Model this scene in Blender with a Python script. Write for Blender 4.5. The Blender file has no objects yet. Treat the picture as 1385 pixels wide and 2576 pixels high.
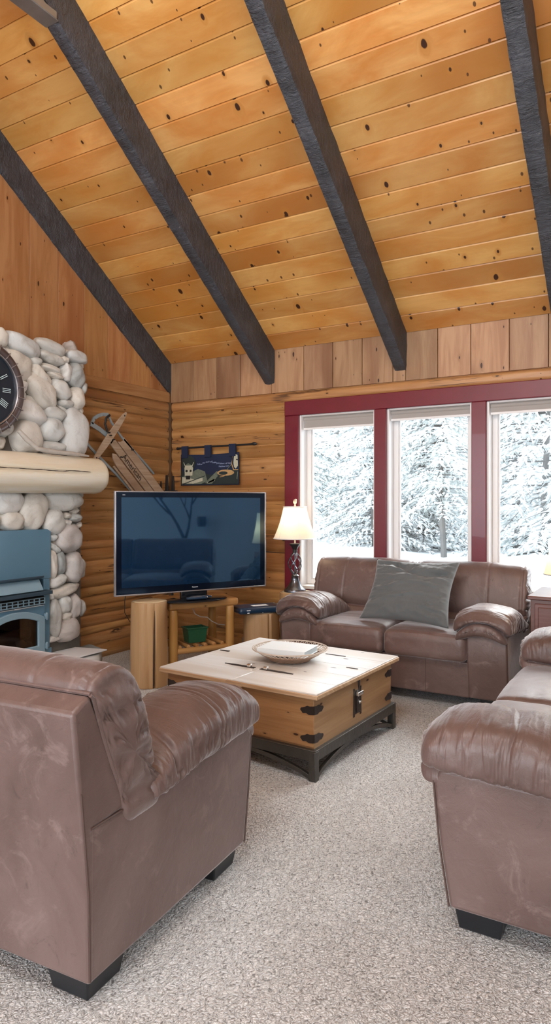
import bpy, bmesh, math, random
from mathutils import Vector, Matrix, noise as mn
R = math.radians
PI = math.pi
C = bpy.context.scene.collection
random.seed(7)

# ------------------------------------------------------------------ materials
class NT:
    """small helper around a node tree"""
    def __init__(s, name):
        s.m = bpy.data.materials.new(name); s.m.use_nodes = True
        s.t = s.m.node_tree; s.n = s.t.nodes; s.l = s.t.links
        s.b = s.n['Principled BSDF']; s.out = s.n['Material Output']
    def node(s, typ, **kw):
        n = s.n.new(typ)
        for k, v in kw.items():
            if k in n.inputs: n.inputs[k].default_value = v
            else: setattr(n, k, v)
        return n
    def link(s, a, b): s.l.new(a, b)
    def coord(s):
        return s.node('ShaderNodeTexCoord').outputs['Object']
    def math(s, op, a, b=None, c=None):
        n = s.node('ShaderNodeMath', operation=op)
        for i, v in enumerate((a, b, c)):
            if v is None: continue
            if hasattr(v, 'links'): s.link(v, n.inputs[i])
            else: n.inputs[i].default_value = v
        return n.outputs[0]
    def mapping(s, vec, scale=(1, 1, 1), loc=(0, 0, 0), rot=(0, 0, 0)):
        n = s.node('ShaderNodeMapping')
        n.inputs['Scale'].default_value = scale; n.inputs['Location'].default_value = loc
        n.inputs['Rotation'].default_value = rot
        s.link(vec, n.inputs['Vector']); return n.outputs[0]
    def noise(s, vec, scale, detail=3, rough=.55, dist=0, fac=True):
        n = s.node('ShaderNodeTexNoise', Scale=scale, Detail=detail, Roughness=rough, Distortion=dist)
        s.link(vec, n.inputs['Vector']); return n.outputs['Fac' if fac else 'Color']
    def voro(s, vec, scale, feature='F1', rnd=1, dim='3D'):
        n = s.node('ShaderNodeTexVoronoi', Scale=scale, feature=feature, Randomness=rnd, voronoi_dimensions=dim)
        s.link(vec, n.inputs['Vector']); return n
    def ramp(s, fac, stops, interp='LINEAR'):
        n = s.node('ShaderNodeValToRGB'); n.color_ramp.interpolation = interp
        e = n.color_ramp.elements
        while len(e) < len(stops): e.new(.5)
        for i, (p, c) in enumerate(stops):
            e[i].position = p; e[i].color = (*c, 1) if len(c) == 3 else c
        s.link(fac, n.inputs[0]); return n.outputs[0]
    def sstep(s, v, a, b):
        n = s.node('ShaderNodeMapRange', interpolation_type='SMOOTHSTEP')
        n.inputs['From Min'].default_value = a; n.inputs['From Max'].default_value = b
        s.link(v, n.inputs['Value']); return n.outputs[0]
    def mix(s, fac, a, b, mode='MIX'):
        n = s.node('ShaderNodeMix', data_type='RGBA', blend_type=mode)
        for i, v in ((0, fac), (6, a), (7, b)):
            if hasattr(v, 'links'): s.link(v, n.inputs[i])
            else: n.inputs[i].default_value = v if i == 0 else (*v, 1)
        return n.outputs[2]
    def bump(s, h, strength=.3, dist=.01, prev=None):
        n = s.node('ShaderNodeBump', Strength=strength, Distance=dist)
        s.link(h, n.inputs['Height'])
        if prev is not None: s.link(prev, n.inputs['Normal'])
        s.link(n.outputs[0], s.b.inputs['Normal']); return n.outputs[0]
    def set(s, **kw):
        for k, v in kw.items():
            k = k.replace('_', ' ')
            i = s.b.inputs[k]
            if hasattr(v, 'links'): s.link(v, i)
            elif isinstance(v, tuple): i.default_value = (*v, 1) if len(v) == 3 else v
            else: i.default_value = v
        return s.m

def plain(name, col, rough=.5, metal=0, bumpy=0, bscale=60, var=0, **kw):
    t = NT(name); co = t.coord()
    t.set(Base_Color=col, Roughness=rough, Metallic=metal, **kw)
    if var:
        f = t.noise(co, bscale * .25, 4)
        c = t.mix(f, tuple(x * (1 - var) for x in col), tuple(min(1, x * (1 + var)) for x in col))
        t.link(c, t.b.inputs['Base Color'])
    if bumpy: t.bump(t.noise(co, bscale, 4), bumpy, .004)
    return t.m

def wood(name, A, B, D, axis=0, knots=1.0, rough=.45, var=.35, kd=2.6, coat=0, bump=.25, streak=9.0, knotcol=(.045, .014, .006), warp=.25, bleach=None, checks=0, small=0):
    """A light, B deeper, D dark streak colour; axis = grain direction; uses the per-board attribute rnd"""
    t = NT(name); co = t.coord()
    at = t.node('ShaderNodeAttribute', attribute_name='rnd'); rnd = at.outputs['Fac']
    sp = t.node('ShaderNodeSeparateXYZ'); t.link(co, sp.inputs[0])
    g, a, b = [sp.outputs[i] for i in ([0, 1, 2] if axis == 0 else [1, 0, 2] if axis == 1 else [2, 0, 1])]
    off = t.math('MULTIPLY', rnd, 37.7)
    ac = t.math('ADD', a, b)
    g2 = t.math('ADD', g, off)
    cb = t.node('ShaderNodeCombineXYZ')
    t.link(g2, cb.inputs[0]); t.link(ac, cb.inputs[1]); t.link(off, cb.inputs[2]); v = cb.outputs[0]
    # knots
    kv = t.mapping(v, (1.25, 3.2, 1))
    vo = t.voro(kv, kd, dim='2D')
    dd = vo.outputs['Distance']
    csep = t.node('ShaderNodeSeparateColor'); t.link(vo.outputs['Color'], csep.inputs[0])
    sel = t.math('LESS_THAN', csep.outputs[0], .45 * knots)
    size = t.math('MULTIPLY_ADD', t.math('POWER', csep.outputs[1], 2.0), .055, .028)
    rel = t.math('DIVIDE', dd, size)
    wob = t.noise(t.mapping(v, (30, 60, 1)), 1, 2)
    rel = t.math('ADD', rel, t.math('MULTIPLY_ADD', wob, .7, -.35))
    kn = t.math('MULTIPLY', t.math('SUBTRACT', 1, t.sstep(rel, .75, 1.05)), sel)
    if small:
        vo2 = t.voro(t.mapping(v, (2.6, 6.5, 1), (3.3, 1.1, 0)), kd, dim='2D')
        cs2 = t.node('ShaderNodeSeparateColor'); t.link(vo2.outputs['Color'], cs2.inputs[0])
        r2 = t.math('DIVIDE', vo2.outputs['Distance'], t.math('MULTIPLY_ADD', cs2.outputs[1], .05, .03))
        k2 = t.math('MULTIPLY', t.math('SUBTRACT', 1, t.sstep(r2, .7, 1.1)), t.math('LESS_THAN', cs2.outputs[0], small))
        kn = t.math('MAXIMUM', kn, t.math('MULTIPLY', k2, .85))
    halo = t.math('MULTIPLY', t.math('SUBTRACT', 1, t.sstep(rel, .9, 3.2)), sel)
    # grain, bent round the knots
    bend = t.math('MULTIPLY', halo, .03)
    cb2 = t.node('ShaderNodeCombineXYZ')
    t.link(g2, cb2.inputs[0]); t.link(t.math('ADD', ac, bend), cb2.inputs[1]); t.link(off, cb2.inputs[2]); v2 = cb2.outputs[0]
    n1 = t.noise(t.mapping(v2, (.9, streak, 1)), 1.6, 5, .6, warp * 3)
    n2 = t.noise(t.mapping(v2, (4, 150, 1)), 1, 3, .6)
    n3 = t.noise(t.mapping(v2, (.55, 2.2, 1)), 1.3, 2)
    col = t.ramp(n1, [(.36, B), (.5, tuple((x + y) / 2 for x, y in zip(A, B))), (.62, A)])
    col = t.mix(t.math('MULTIPLY', t.sstep(n3, .50, .68), .8), col, D)
    tone = t.math('MULTIPLY_ADD', rnd, var, 1 - var * .6)
    hsv = t.node('ShaderNodeHueSaturation'); t.link(col, hsv.inputs['Color']); t.link(tone, hsv.inputs['Value'])
    t.link(t.math('MULTIPLY_ADD', t.math('FRACT', t.math('MULTIPLY', rnd, 7.31)), .010, .493), hsv.inputs['Hue'])
    col = hsv.outputs[0]
    col = t.mix(t.math('MULTIPLY', n2, .35), col, tuple(x * .55 for x in B))
    col = t.mix(t.math('MULTIPLY', halo, .6), col, tuple(x * .75 for x in B))
    col = t.mix(kn, col, knotcol)
    if checks:
        cn = t.noise(t.mapping(v2, (.75, 26, 1)), 1, 4, .55, .8)
        ck = t.math('SUBTRACT', 1, t.sstep(t.math('ABSOLUTE', t.math('SUBTRACT', cn, .5)), .010, .040))
        msk = t.sstep(t.noise(t.mapping(v, (1.1, 5, 1)), 1.2, 2), .56, .64)
        ck = t.math('MULTIPLY', ck, t.math('MULTIPLY', msk, checks))
        col = t.mix(ck, col, (.05, .022, .012))
    if bleach:
        col = t.mix(bleach[0], col, bleach[1])
    t.set(Base_Color=col, Roughness=rough, Coat_Weight=coat, Coat_Roughness=.25)
    t.bump(t.math('ADD', t.math('MULTIPLY', n2, .5), t.math('MULTIPLY', n1, .6)), bump, .003)
    return t.m

M = {}
M['ceiling'] = wood('ceiling_pine', (.78, .44, .145), (.64, .275, .058), (.50, .18, .028), 0, 1.35, .38, .36, 2.9, coat=.15, small=.30)
M['log'] = wood('wall_log_pine', (.60, .325, .125), (.43, .20, .06), (.33, .135, .035), 0, .7, .42, .28, 2.6, coat=.12, bump=.5, streak=14, checks=.9, small=.15)
M['log_y'] = wood('wall_log_pine_side', (.62, .36, .15), (.46, .225, .075), (.36, .155, .045), 1, .7, .42, .42, 2.6, coat=.12, bump=.5, streak=14, checks=1.0, small=.15)
M['board_n'] = wood('upright_cedar_board', (.50, .30, .16), (.36, .185, .09), (.25, .115, .05), 2, .8, .5, .45, 2.4, streak=8, small=.12)
M['board_w'] = wood('upright_fir_board', (.56, .29, .12), (.43, .19, .065), (.34, .13, .04), 2, .7, .5, .3, 2.2, streak=8, small=.15)
M['peeled'] = wood('peeled_log', (.50, .31, .15), (.42, .24, .105), (.34, .17, .065), 2, .25, .5, .1, 1.6, streak=7)
M['peeled_x'] = wood('peeled_log_lengthwise', (.52, .29, .10), (.40, .19, .055), (.26, .10, .025), 0, .4, .45, .2, 3, streak=10, coat=.2)
M['peeled_z'] = wood('peeled_log_post', (.48, .25, .07), (.35, .15, .035), (.20, .07, .015), 2, .9, .4, .2, 3.4, streak=10, coat=.25)
M['mantel'] = wood('pale_mantel_log', (.86, .80, .69), (.80, .70, .53), (.64, .50, .33), 1, .2, .42, .1, 1.5, streak=9, coat=.15)
M['chest'] = wood('honey_pine_chest', (.42, .235, .10), (.31, .155, .055), (.22, .09, .03), 0, 1.0, .45, .15, 3.4, streak=22, bump=.35)
M['chest_y'] = wood('honey_pine_chest_end', (.42, .25, .125), (.33, .18, .08), (.24, .11, .045), 1, .7, .45, .15, 3.0, streak=16, bump=.35)
M['lid'] = wood('window_lit_pine_lid', (.88, .885, .89), (.82, .805, .78), (.70, .63, .55), 0, .35, .3, .1, 2.4, streak=10, coat=.3)  # window light on the lid top is put into this near-white colour
M['lid_edge'] = wood('worn_lid_edge', (.58, .40, .25), (.42, .25, .13), (.22, .10, .05), 0, .3, .5, .15, 4, streak=30)
M['cut'] = plain('sawn_end_grain', (.66, .50, .30), .6, 0, .2, 40, .15)
M['sled_wood'] = wood('weathered_sled_slat', (.56, .44, .33), (.42, .30, .20), (.28, .17, .10), 1, .1, .6, .2, 3, streak=25)

def beam_mat():
    t = NT('black_stained_beam'); co = t.coord()
    v = t.mapping(co, (1, .6, .6))
    n = t.noise(v, 6, 6, .65); n2 = t.noise(t.mapping(co, (1, 1, 1)), 70, 4, .7)
    c = t.ramp(n, [(.3, (.024, .026, .032)), (.6, (.052, .056, .070)), (.85, (.12, .126, .145))])
    chips = t.sstep(t.noise(co, 42, 4, .7), .685, .71)
    c = t.mix(t.math('MULTIPLY', chips, .7), c, (.30, .28, .26))
    t.set(Base_Color=c, Roughness=.42, Specular_IOR_Level=.6)
    adz = t.noise(t.mapping(co, (3, 26, 14)), 1, 4, .7, 1.2)
    gouge = t.sstep(t.noise(t.mapping(co, (5, 9, 5)), 2.2, 5, .7, .8), .35, .6)
    b = t.bump(n, .6, .02); b = t.bump(adz, .9, .016, b); b = t.bump(gouge, .5, .01, b); t.bump(n2, .5, .005, b)
    return t.m
M['beam'] = beam_mat()
M['lit_tie'] = plain('underlit_grey_tie', (.30, .31, .32), .45, .7, .2, 30, .3)  # paler grey stands for light reaching the tie's downward face

def leather(name, gather=0):
    t = NT(name); co = t.coord()
    big = t.noise(co, 2.2, 5, .6, .6); mid = t.noise(co, 7, 7, .72, .8)
    c = t.ramp(big, [(.3, (.100, .060, .052)), (.5, (.140, .088, .078)), (.72, (.185, .124, .112))])
    scuff = t.sstep(mid, .54, .70)
    c = t.mix(t.math('MULTIPLY', scuff, .55), c, (.26, .185, .170))
    fine = t.noise(co, 150, 3, .6)
    dk = t.sstep(t.noise(co, 11, 8, .82, 1.2), .56, .70)
    c = t.mix(t.math('MULTIPLY', dk, .6), c, (.050, .032, .028))
    t.set(Base_Color=c, Roughness=t.math('MULTIPLY_ADD', mid, .28, .26), Specular_IOR_Level=.55, Sheen_Weight=.6, Sheen_Roughness=.3)
    t.b.inputs['Sheen Tint'].default_value = (1, .95, .95, 1)
    vo = t.voro(co, 230, 'DISTANCE_TO_EDGE')
    b = t.bump(t.math('ADD', t.math('MULTIPLY', fine, .7), t.sstep(vo.outputs['Distance'], 0, .12)), .14, .0012)
    b = t.bump(t.noise(co, 13, 5, .6, .7), .22, .012, b)
    if gather:
        g = t.noise(t.mapping(co, (3.0, 22, 3.0)), 1, 3, .5, .8)
        t.bump(t.math('POWER', t.math('ABSOLUTE', t.math('MULTIPLY_ADD', g, 2, -1)), .6), .20, .012, b)
    return t.m
M['leather'] = leather('distressed_brown_leather')
M['leather_arm'] = leather('gathered_brown_leather', 1)
M['piping'] = plain('dark_welt_leather', (.085, .048, .040), .5, 0, .1, 80)
M['seam'] = plain('dark_seam_thread', (.03, .016, .014), .6)
M['stitch'] = plain('tan_top_stitching', (.42, .33, .27), .6)
M['foot'] = plain('black_plastic_foot', (.012, .013, .016), .35)

def carpet():
    t = NT('grey_loop_carpet'); co = t.coord()
    w = t.noise(co, 30, 2, .5, 0, fac=False)
    v = t.mix(.04, co, w, 'ADD')
    sp = t.mapping(v, (1, .55, 1))
    vo = t.voro(sp, 135); n = t.noise(t.mapping(v, (.6, 1.2, 1)), 120, 3, .7)
    h = t.math('ADD', t.math('MULTIPLY', t.sstep(vo.outputs['Distance'], .75, .1), .6), n)
    c = t.ramp(h, [(.38, (.20, .195, .195)), (.54, (.60, .60, .605)), (.80, (.86, .87, .88))])
    patch = t.noise(co, 1.3, 4, .6, .5)
    c = t.mix(t.sstep(patch, .35, .7), c, t.mix(1.0, c, (.86, .85, .84), 'MULTIPLY'))
    t.set(Base_Color=c, Roughness=.95, Specular_IOR_Level=.1, Sheen_Weight=.15)
    t.bump(h, .9, .012)
    return t.m
M['carpet'] = carpet()

def stone():
    t = NT('river_rock'); co = t.coord()
    at = t.node('ShaderNodeAttribute', attribute_name='rnd'); rnd = at.outputs['Fac']
    base = t.ramp(rnd, [(0, (.34, .36, .36)), (.2, (.55, .55, .53)), (.4, (.66, .62, .56)), (.6, (.60, .62, .62)), (.8, (.50, .46, .44)), (1, (.70, .69, .67))])
    of = t.math('MULTIPLY', rnd, 31)
    cb = t.node('ShaderNodeCombineXYZ'); t.link(of, cb.inputs[2])
    va = t.node('ShaderNodeVectorMath', operation='ADD'); t.link(co, va.inputs[0]); t.link(cb.outputs[0], va.inputs[1])
    v = va.outputs[0]
    n = t.noise(v, 7, 5, .6, 1.0)
    c = t.mix(t.sstep(n, .45, .75), base, t.mix(1.0, base, (.72, .70, .67), 'MULTIPLY'))
    vein = t.sstep(t.noise(v, 26, 6, .75, .8), .60, .70)
    c = t.mix(t.math('MULTIPLY', vein, .5), c, (.22, .20, .19))
    t.set(Base_Color=c, Roughness=.55, Specular_IOR_Level=.4)
    b = t.bump(n, .35, .02); t.bump(t.noise(v, 40, 5, .65), .3, .006, b)
    return t.m
M['stone'] = stone()
M['mortar'] = plain('grey_mortar', (.15, .14, .125), .9, 0, .6, 30, .25)
M['hearth'] = plain('pale_flagstone', (.62, .64, .64), .6, 0, .4, 14, .2)
M['hearth_dark'] = plain('blue_grey_flagstone', (.30, .33, .35), .6, 0, .4, 14, .25)
M['paper'] = plain('white_paper', (.80, .81, .84), .6)
M['stove'] = plain('blue_grey_stove_enamel', (.105, .215, .31), .38, .1, .1, 8, .12)
M['stove_dark'] = plain('dark_blue_stove_steel', (.035, .065, .095), .4, .2)
M['stove_light'] = plain('light_blue_grey_cast_door', (.22, .34, .42), .38, .1, .15, 60)
M['soot'] = plain('sooty_firebox', (.012, .010, .010), .9)
M['firebrick'] = plain('amber_firebrick', (.22, .10, .04), .8, 0, .4, 30, .5)
M['bark'] = wood('split_firewood', (.36, .24, .18), (.24, .15, .11), (.12, .07, .05), 1, .3, .8, .2, 3, streak=25)
M['brass'] = plain('dull_metal_pull', (.35, .38, .40), .3, .9)
M['trim'] = plain('maroon_painted_trim', (.150, .010, .022), .32, 0, .12, 25, .2, Coat_Weight=.25)
M['vinyl'] = plain('white_vinyl_frame', (.80, .78, .78), .35)
M['blind'] = plain('beige_roller_blind', (.36, .33, .31), .75, 0, .15, 200)
M['heater'] = plain('grey_baseboard_heater', (.30, .29, .28), .4, .3)
M['iron'] = plain('forged_dark_iron', (.045, .032, .028), .42, .5, .35, 60, .3)
M['lamp_iron'] = plain('burnished_lamp_iron', (.16, .17, .20), .24, .9)
M['base_iron'] = plain('brushed_grey_iron_base', (.085, .078, .070), .38, .7, .5, 40, .5)
M['silver'] = plain('bright_metal', (.75, .75, .74), .22, 1)
M['black'] = plain('glossy_black_plastic', (.008, .010, .014), .12)
M['matt_black'] = plain('matt_black_metal', (.015, .014, .014), .5)
M['tv_edge'] = plain('brushed_silver_bezel_edge', (.45, .46, .50), .25, .8)
M['box_blue'] = plain('dark_blue_set_top_case', (.012, .035, .075), .28)
M['sticker'] = plain('white_label', (.8, .82, .85), .5)
M['green'] = plain('dark_green_plastic', (.012, .075, .035), .3)
M['cream'] = plain('cream_ceramic', (.70, .62, .46), .35)
M['sled_steel'] = plain('pale_blue_painted_steel', (.36, .47, .55), .4, .5, .1, 40, .2)
M['navy'] = plain('navy_woven_cloth', (.010, .017, .050), .85, 0, .4, 260)
M['night'] = plain('dark_green_black_weave', (.018, .028, .026), .85, 0, .4, 260)
M['moss'] = plain('grey_green_weave', (.14, .16, .12), .85, 0, .4, 260, .4)
M['bone'] = plain('bone_white_weave', (.50, .48, .36), .85, 0, .4, 260, .25)
M['tan'] = plain('tan_weave', (.48, .30, .13), .85, 0, .4, 260, .25)
M['thread_blue'] = plain('pale_blue_thread', (.35, .42, .62), .8)
M['clock_rim'] = plain('brown_grey_clock_rim', (.11, .085, .085), .35, .5, .3, 40, .3)
M['clock_ring'] = plain('silver_clock_ring', (.42, .40, .42), .3, .9)
M['dial'] = plain('navy_dial', (.012, .022, .035), .2)
M['dial_light'] = plain('pale_aqua_numerals', (.55, .68, .72), .4)
M['basket'] = plain('brown_rattan', (.30, .19, .13), .6, 0, .5, 120, .45)
M['basket_pale'] = plain('pale_rattan', (.55, .47, .40), .6, 0, .4, 120, .3)
M['book_cover'] = plain('white_book_cover', (.74, .80, .84), .45)
M['book_page'] = plain('book_pages', (.52, .60, .64), .8)
M['walnut'] = wood('reddish_walnut_veneer', (.20, .085, .065), (.15, .058, .045), (.11, .04, .03), 0, 0, .3, .1, 2, streak=20, coat=.4)
M['wall_paint'] = plain('pale_painted_plaster', (.80, .82, .82), .8, 0, .15, 60)
M['branch'] = plain('dry_branch_bark', (.07, .05, .04), .8, 0, .5, 60, .3)
M['driftwood'] = plain('grey_driftwood', (.46, .42, .38), .7, 0, .5, 40, .35)
M['cable'] = plain('black_cable', (.01, .01, .01), .5)
M['cable_w'] = plain('grey_cable', (.4, .38, .36), .5)

def cloth_grey():
    t = NT('grey_brushed_cotton'); co = t.coord()
    n = t.noise(co, 5, 4); c = t.mix(n, (.10, .112, .118), (.14, .152, .158))
    t.set(Base_Color=c, Roughness=.75, Sheen_Weight=.4, Specular_IOR_Level=.25)
    t.bump(t.noise(co, 300, 2), .12, .001); return t.m
M['pillow'] = cloth_grey()

def screen():
    t = NT('dark_television_glass')
    t.set(Base_Color=(.004, .020, .055), Roughness=.03, IOR=2.3, Specular_Tint=(.36, .68, 1.0, 1))
    return t.m
M['screen'] = screen()
M['bezel'] = plain('gloss_navy_black_bezel', (.003, .006, .014), .08, 0, 0, IOR=1.5, Specular_Tint=(.5, .7, 1, 1))

def shade_mat():
    t = NT('lamp_shade_fabric')
    tr = t.node('ShaderNodeBsdfTranslucent'); tr.inputs['Color'].default_value = (.95, .85, .68, 1)
    di = t.node('ShaderNodeBsdfDiffuse'); di.inputs['Color'].default_value = (.82, .80, .77, 1)
    mx = t.node('ShaderNodeMixShader'); mx.inputs[0].default_value = .45
    t.link(di.outputs[0], mx.inputs[1]); t.link(tr.outputs[0], mx.inputs[2]); t.link(mx.outputs[0], t.out.inputs[0])
    return t.m
M['shade'] = shade_mat()

def glass_mat(name, tint=(1, 1, 1), ior=1.45):
    t = NT(name)
    tr = t.node('ShaderNodeBsdfTransparent'); tr.inputs['Color'].default_value = (*tint, 1)
    gl = t.node('ShaderNodeBsdfGlossy'); gl.inputs['Roughness'].default_value = .02
    fr = t.node('ShaderNodeFresnel'); fr.inputs['IOR'].default_value = ior
    mx = t.node('ShaderNodeMixShader'); t.link(fr.outputs[0], mx.inputs[0])
    t.link(tr.outputs[0], mx.inputs[1]); t.link(gl.outputs[0], mx.inputs[2]); t.link(mx.outputs[0], t.out.inputs[0])
    return t.m
M['glass'] = glass_mat('window_pane_glass', (.96, .98, .98), 1.3)
M['stove_glass'] = glass_mat('stove_door_glass', (.55, .5, .48))
M['snow'] = plain('fresh_snow', (.86, .88, .90), .8, 0, .5, 3, .02)
M['snow_clump'] = plain('snow_on_boughs', (.84, .87, .89), .85)
M['needles'] = plain('frosted_fir_needles', (.50, .54, .53), .9, 0, 0, 6, .4)
M['needles_b'] = plain('frosted_grey_needles', (.62, .66, .66), .9, 0, 0, 6, .4)
M['trunk'] = plain('frosted_bark', (.13, .125, .12), .9, 0, .6, 12, .4)
M['soil'] = plain('roof_deck_underside', (.10, .05, .02), .8)

# ------------------------------------------------------------------ mesh building
class MB:
    def __init__(s): s.v = []; s.f = []; s.r = []; s.m = []
    def add(s, vs, fs, rnd=None, mi=0, T=None):
        o = len(s.v)
        rnd = random.random() if rnd is None else rnd
        for p in vs:
            p = Vector(p)
            if T is not None: p = T @ p
            s.v.append(p); s.r.append(rnd)
        for f in fs: s.f.append([i + o for i in f]); s.m.append(mi)
    def box(s, c, d, rot=None, **kw):
        x, y, z = [q / 2 for q in d]
        vs = [Vector(p) for p in ((-x, -y, -z), (x, -y, -z), (x, y, -z), (-x, y, -z), (-x, -y, z), (x, -y, z), (x, y, z), (-x, y, z))]
        fs = [(0, 3, 2, 1), (4, 5, 6, 7), (0, 1, 5, 4), (1, 2, 6, 5), (2, 3, 7, 6), (3, 0, 4, 7)]
        Mx = Matrix.Translation(c) @ (rot.to_4x4() if rot is not None else Matrix())
        T = kw.pop('T', None)
        s.add([Mx @ v for v in vs], fs, T=T, **kw)
    def b2(s, a, b, **kw):
        s.box([(p + q) / 2 for p, q in zip(a, b)], [abs(q - p) for p, q in zip(a, b)], **kw)
    def prism(s, poly, axis, a, b, **kw):
        """poly of 2D points; extruded along axis from a to b"""
        n = len(poly)
        def P(q, h):
            return (h, q[0], q[1]) if axis == 0 else (q[0], h, q[1]) if axis == 1 else (q[0], q[1], h)
        vs = [P(q, a) for q in poly] + [P(q, b) for q in poly]
        fs = [list(range(n))[::-1], list(range(n, 2 * n))] + [(i, (i + 1) % n, (i + 1) % n + n, i + n) for i in range(n)]
        s.add(vs, fs, **kw)
    def tube(s, pts, rad, n=10, caps=True, closed=False, **kw):
        pts = [Vector(p) for p in pts]; k = len(pts)
        rad = rad if isinstance(rad, (list, tuple)) else [rad] * k
        vs = []; fs = []; up = None
        for i, p in enumerate(pts):
            if closed: d = pts[(i + 1) % k] - pts[i - 1]
            else: d = pts[min(i + 1, k - 1)] - pts[max(i - 1, 0)]
            d.normalize()
            if up is None:
                up = Vector((0, 0, 1)) if abs(d.z) < .9 else Vector((1, 0, 0))
            a = d.cross(up)
            if a.length < 1e-5: a = d.orthogonal()
            a.normalize(); b = a.cross(d).normalized(); up = b
            for j in range(n):
                t = 2 * PI * j / n
                vs.append(p + (a * math.cos(t) + b * math.sin(t)) * rad[i])
        for i in range(k if closed else k - 1):
            for j in range(n):
                i2 = (i + 1) % k
                fs.append((i * n + j, i * n + (j + 1) % n, i2 * n + (j + 1) % n, i2 * n + j))
        if caps and not closed:
            fs.append(list(range(n))[::-1]); fs.append([(k - 1) * n + j for j in range(n)])
        s.add(vs, fs, **kw)
    def lathe(s, prof, c=(0, 0, 0), n=32, sx=1, sy=1, **kw):
        vs = []; fs = []; k = len(prof)
        for r, z in prof:
            for j in range(n):
                t = 2 * PI * j / n
                vs.append((c[0] + r * math.cos(t) * sx, c[1] + r * math.sin(t) * sy, c[2] + z))
        for i in range(k - 1):
            for j in range(n):
                fs.append((i * n + j, i * n + (j + 1) % n, (i + 1) * n + (j + 1) % n, (i + 1) * n + j))
        if prof[0][0] > 1e-4: fs.append(list(range(n))[::-1])
        if prof[-1][0] > 1e-4: fs.append([(k - 1) * n + j for j in range(n)])
        s.add(vs, fs, **kw)
    def grid(s, P, nu, nv, wrapu=False, **kw):
        """P(i,j)->point for i in nu, j in nv"""
        vs = [P(i, j) for i in range(nu) for j in range(nv)]; fs = []
        for i in range(nu if wrapu else nu - 1):
            for j in range(nv - 1):
                i2 = (i + 1) % nu
                fs.append((i * nv + j, i2 * nv + j, i2 * nv + j + 1, i * nv + j + 1))
        s.add(vs, fs, **kw)
    def rbox(s, c, h, r, n=10, disp=None, rot=None, **kw):
        """rounded box, half sizes h, radius r, optional displacement disp(p,n)->p in local space"""
        h = Vector(h); vs = []; fs = []; idx = {}
        div = [max(2, int(n * q / max(h))) for q in h]
        def coordl(ax):
            m = div[ax]; q = h[ax]; rr = min(r, q)
            edge = [-q, -q + rr * .12, -q + rr * .32, -q + rr * .62, -q + rr]
            mid = [(-q + rr) + (2 * q - 2 * rr) * k / m for k in range(1, m)] if q > rr + 1e-6 else []
            return edge + mid + [-e for e in edge[::-1]]
        L = [coordl(i) for i in range(3)]
        def vert(p):
            key = tuple(round(x, 5) for x in p)
            if key not in idx:
                q = Vector(p); inner = Vector([max(-h[i] + min(r, h[i]), min(h[i] - min(r, h[i]), q[i])) for i in range(3)])
                d = q - inner
                nn = d.normalized() if d.length > 1e-9 else Vector((0, 0, 1))
                q = inner + nn * r if d.length > 1e-9 else q
                if disp: q = disp(q, nn)
                idx[key] = len(vs); vs.append(q)
            return idx[key]
        for ax in range(3):
            o1, o2 = [(1, 2), (2, 0), (0, 1)][ax]
            for sgn in (-1, 1):
                for i in range(len(L[o1]) - 1):
                    for j in range(len(L[o2]) - 1):
                        q = []
                        for a, b in ((i, j), (i + 1, j), (i + 1, j + 1), (i, j + 1)):
                            p = [0, 0, 0]; p[ax] = sgn * h[ax]; p[o1] = L[o1][a]; p[o2] = L[o2][b]; q.append(vert(p))
                        if sgn < 0: q = q[::-1]
                        if len(set(q)) > 2: fs.append(q)
        Mx = Matrix.Translation(c) @ (rot.to_4x4() if rot is not None else Matrix())
        T = kw.pop('T', None)
        s.add([Mx @ v for v in vs], fs, T=T, **kw)
    def ico(s, c, rad, seed=0, rough=.15, sub=3, sq=2.0, rot=None, freq=1.6, **kw):
        bm = bmesh.new(); bmesh.ops.create_icosphere(bm, subdivisions=sub, radius=1)
        vs = []
        for v in bm.verts:
            p = v.co.normalized()
            k = (abs(p.x) ** sq + abs(p.y) ** sq + abs(p.z) ** sq) ** (-1 / sq)
            q = p * k * (1 + rough * mn.noise(p * freq + Vector((seed * 3.1, seed * 1.7, seed))))
            q = Vector((q.x * rad[0], q.y * rad[1], q.z * rad[2]))
            if rot is not None: q = rot @ q
            vs.append(q + Vector(c))
        fs = [[v.index for v in f.verts] for f in bm.faces]; bm.free()
        s.add(vs, fs, **kw)
    def build(s, name, mat, parent=None, smooth=True, bevel=0, angle=35, seg=2, subsurf=0):
        me = bpy.data.meshes.new(name)
        me.from_pydata([tuple(v) for v in s.v], [], s.f)
        mats = mat if isinstance(mat, (list, tuple)) else [mat]
        for m_ in mats: me.materials.append(m_)
        if len(mats) > 1: me.polygons.foreach_set('material_index', s.m)
        at = me.attributes.new('rnd', 'FLOAT', 'POINT'); at.data.foreach_set('value', s.r)
        bm = bmesh.new(); bm.from_mesh(me); bmesh.ops.recalc_face_normals(bm, faces=bm.faces); bm.to_mesh(me); bm.free()
        if smooth:
            me.polygons.foreach_set('use_smooth', [True] * len(me.polygons))
            if angle < 180: me.set_sharp_from_angle(angle=R(angle))
        me.update()
        o = bpy.data.objects.new(name, me); C.objects.link(o)
        if parent is not None: o.parent = parent
        if bevel:
            b = o.modifiers.new('bevel', 'BEVEL'); b.width = bevel; b.segments = seg; b.limit_method = 'ANGLE'; b.angle_limit = R(40)
        return o

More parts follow.
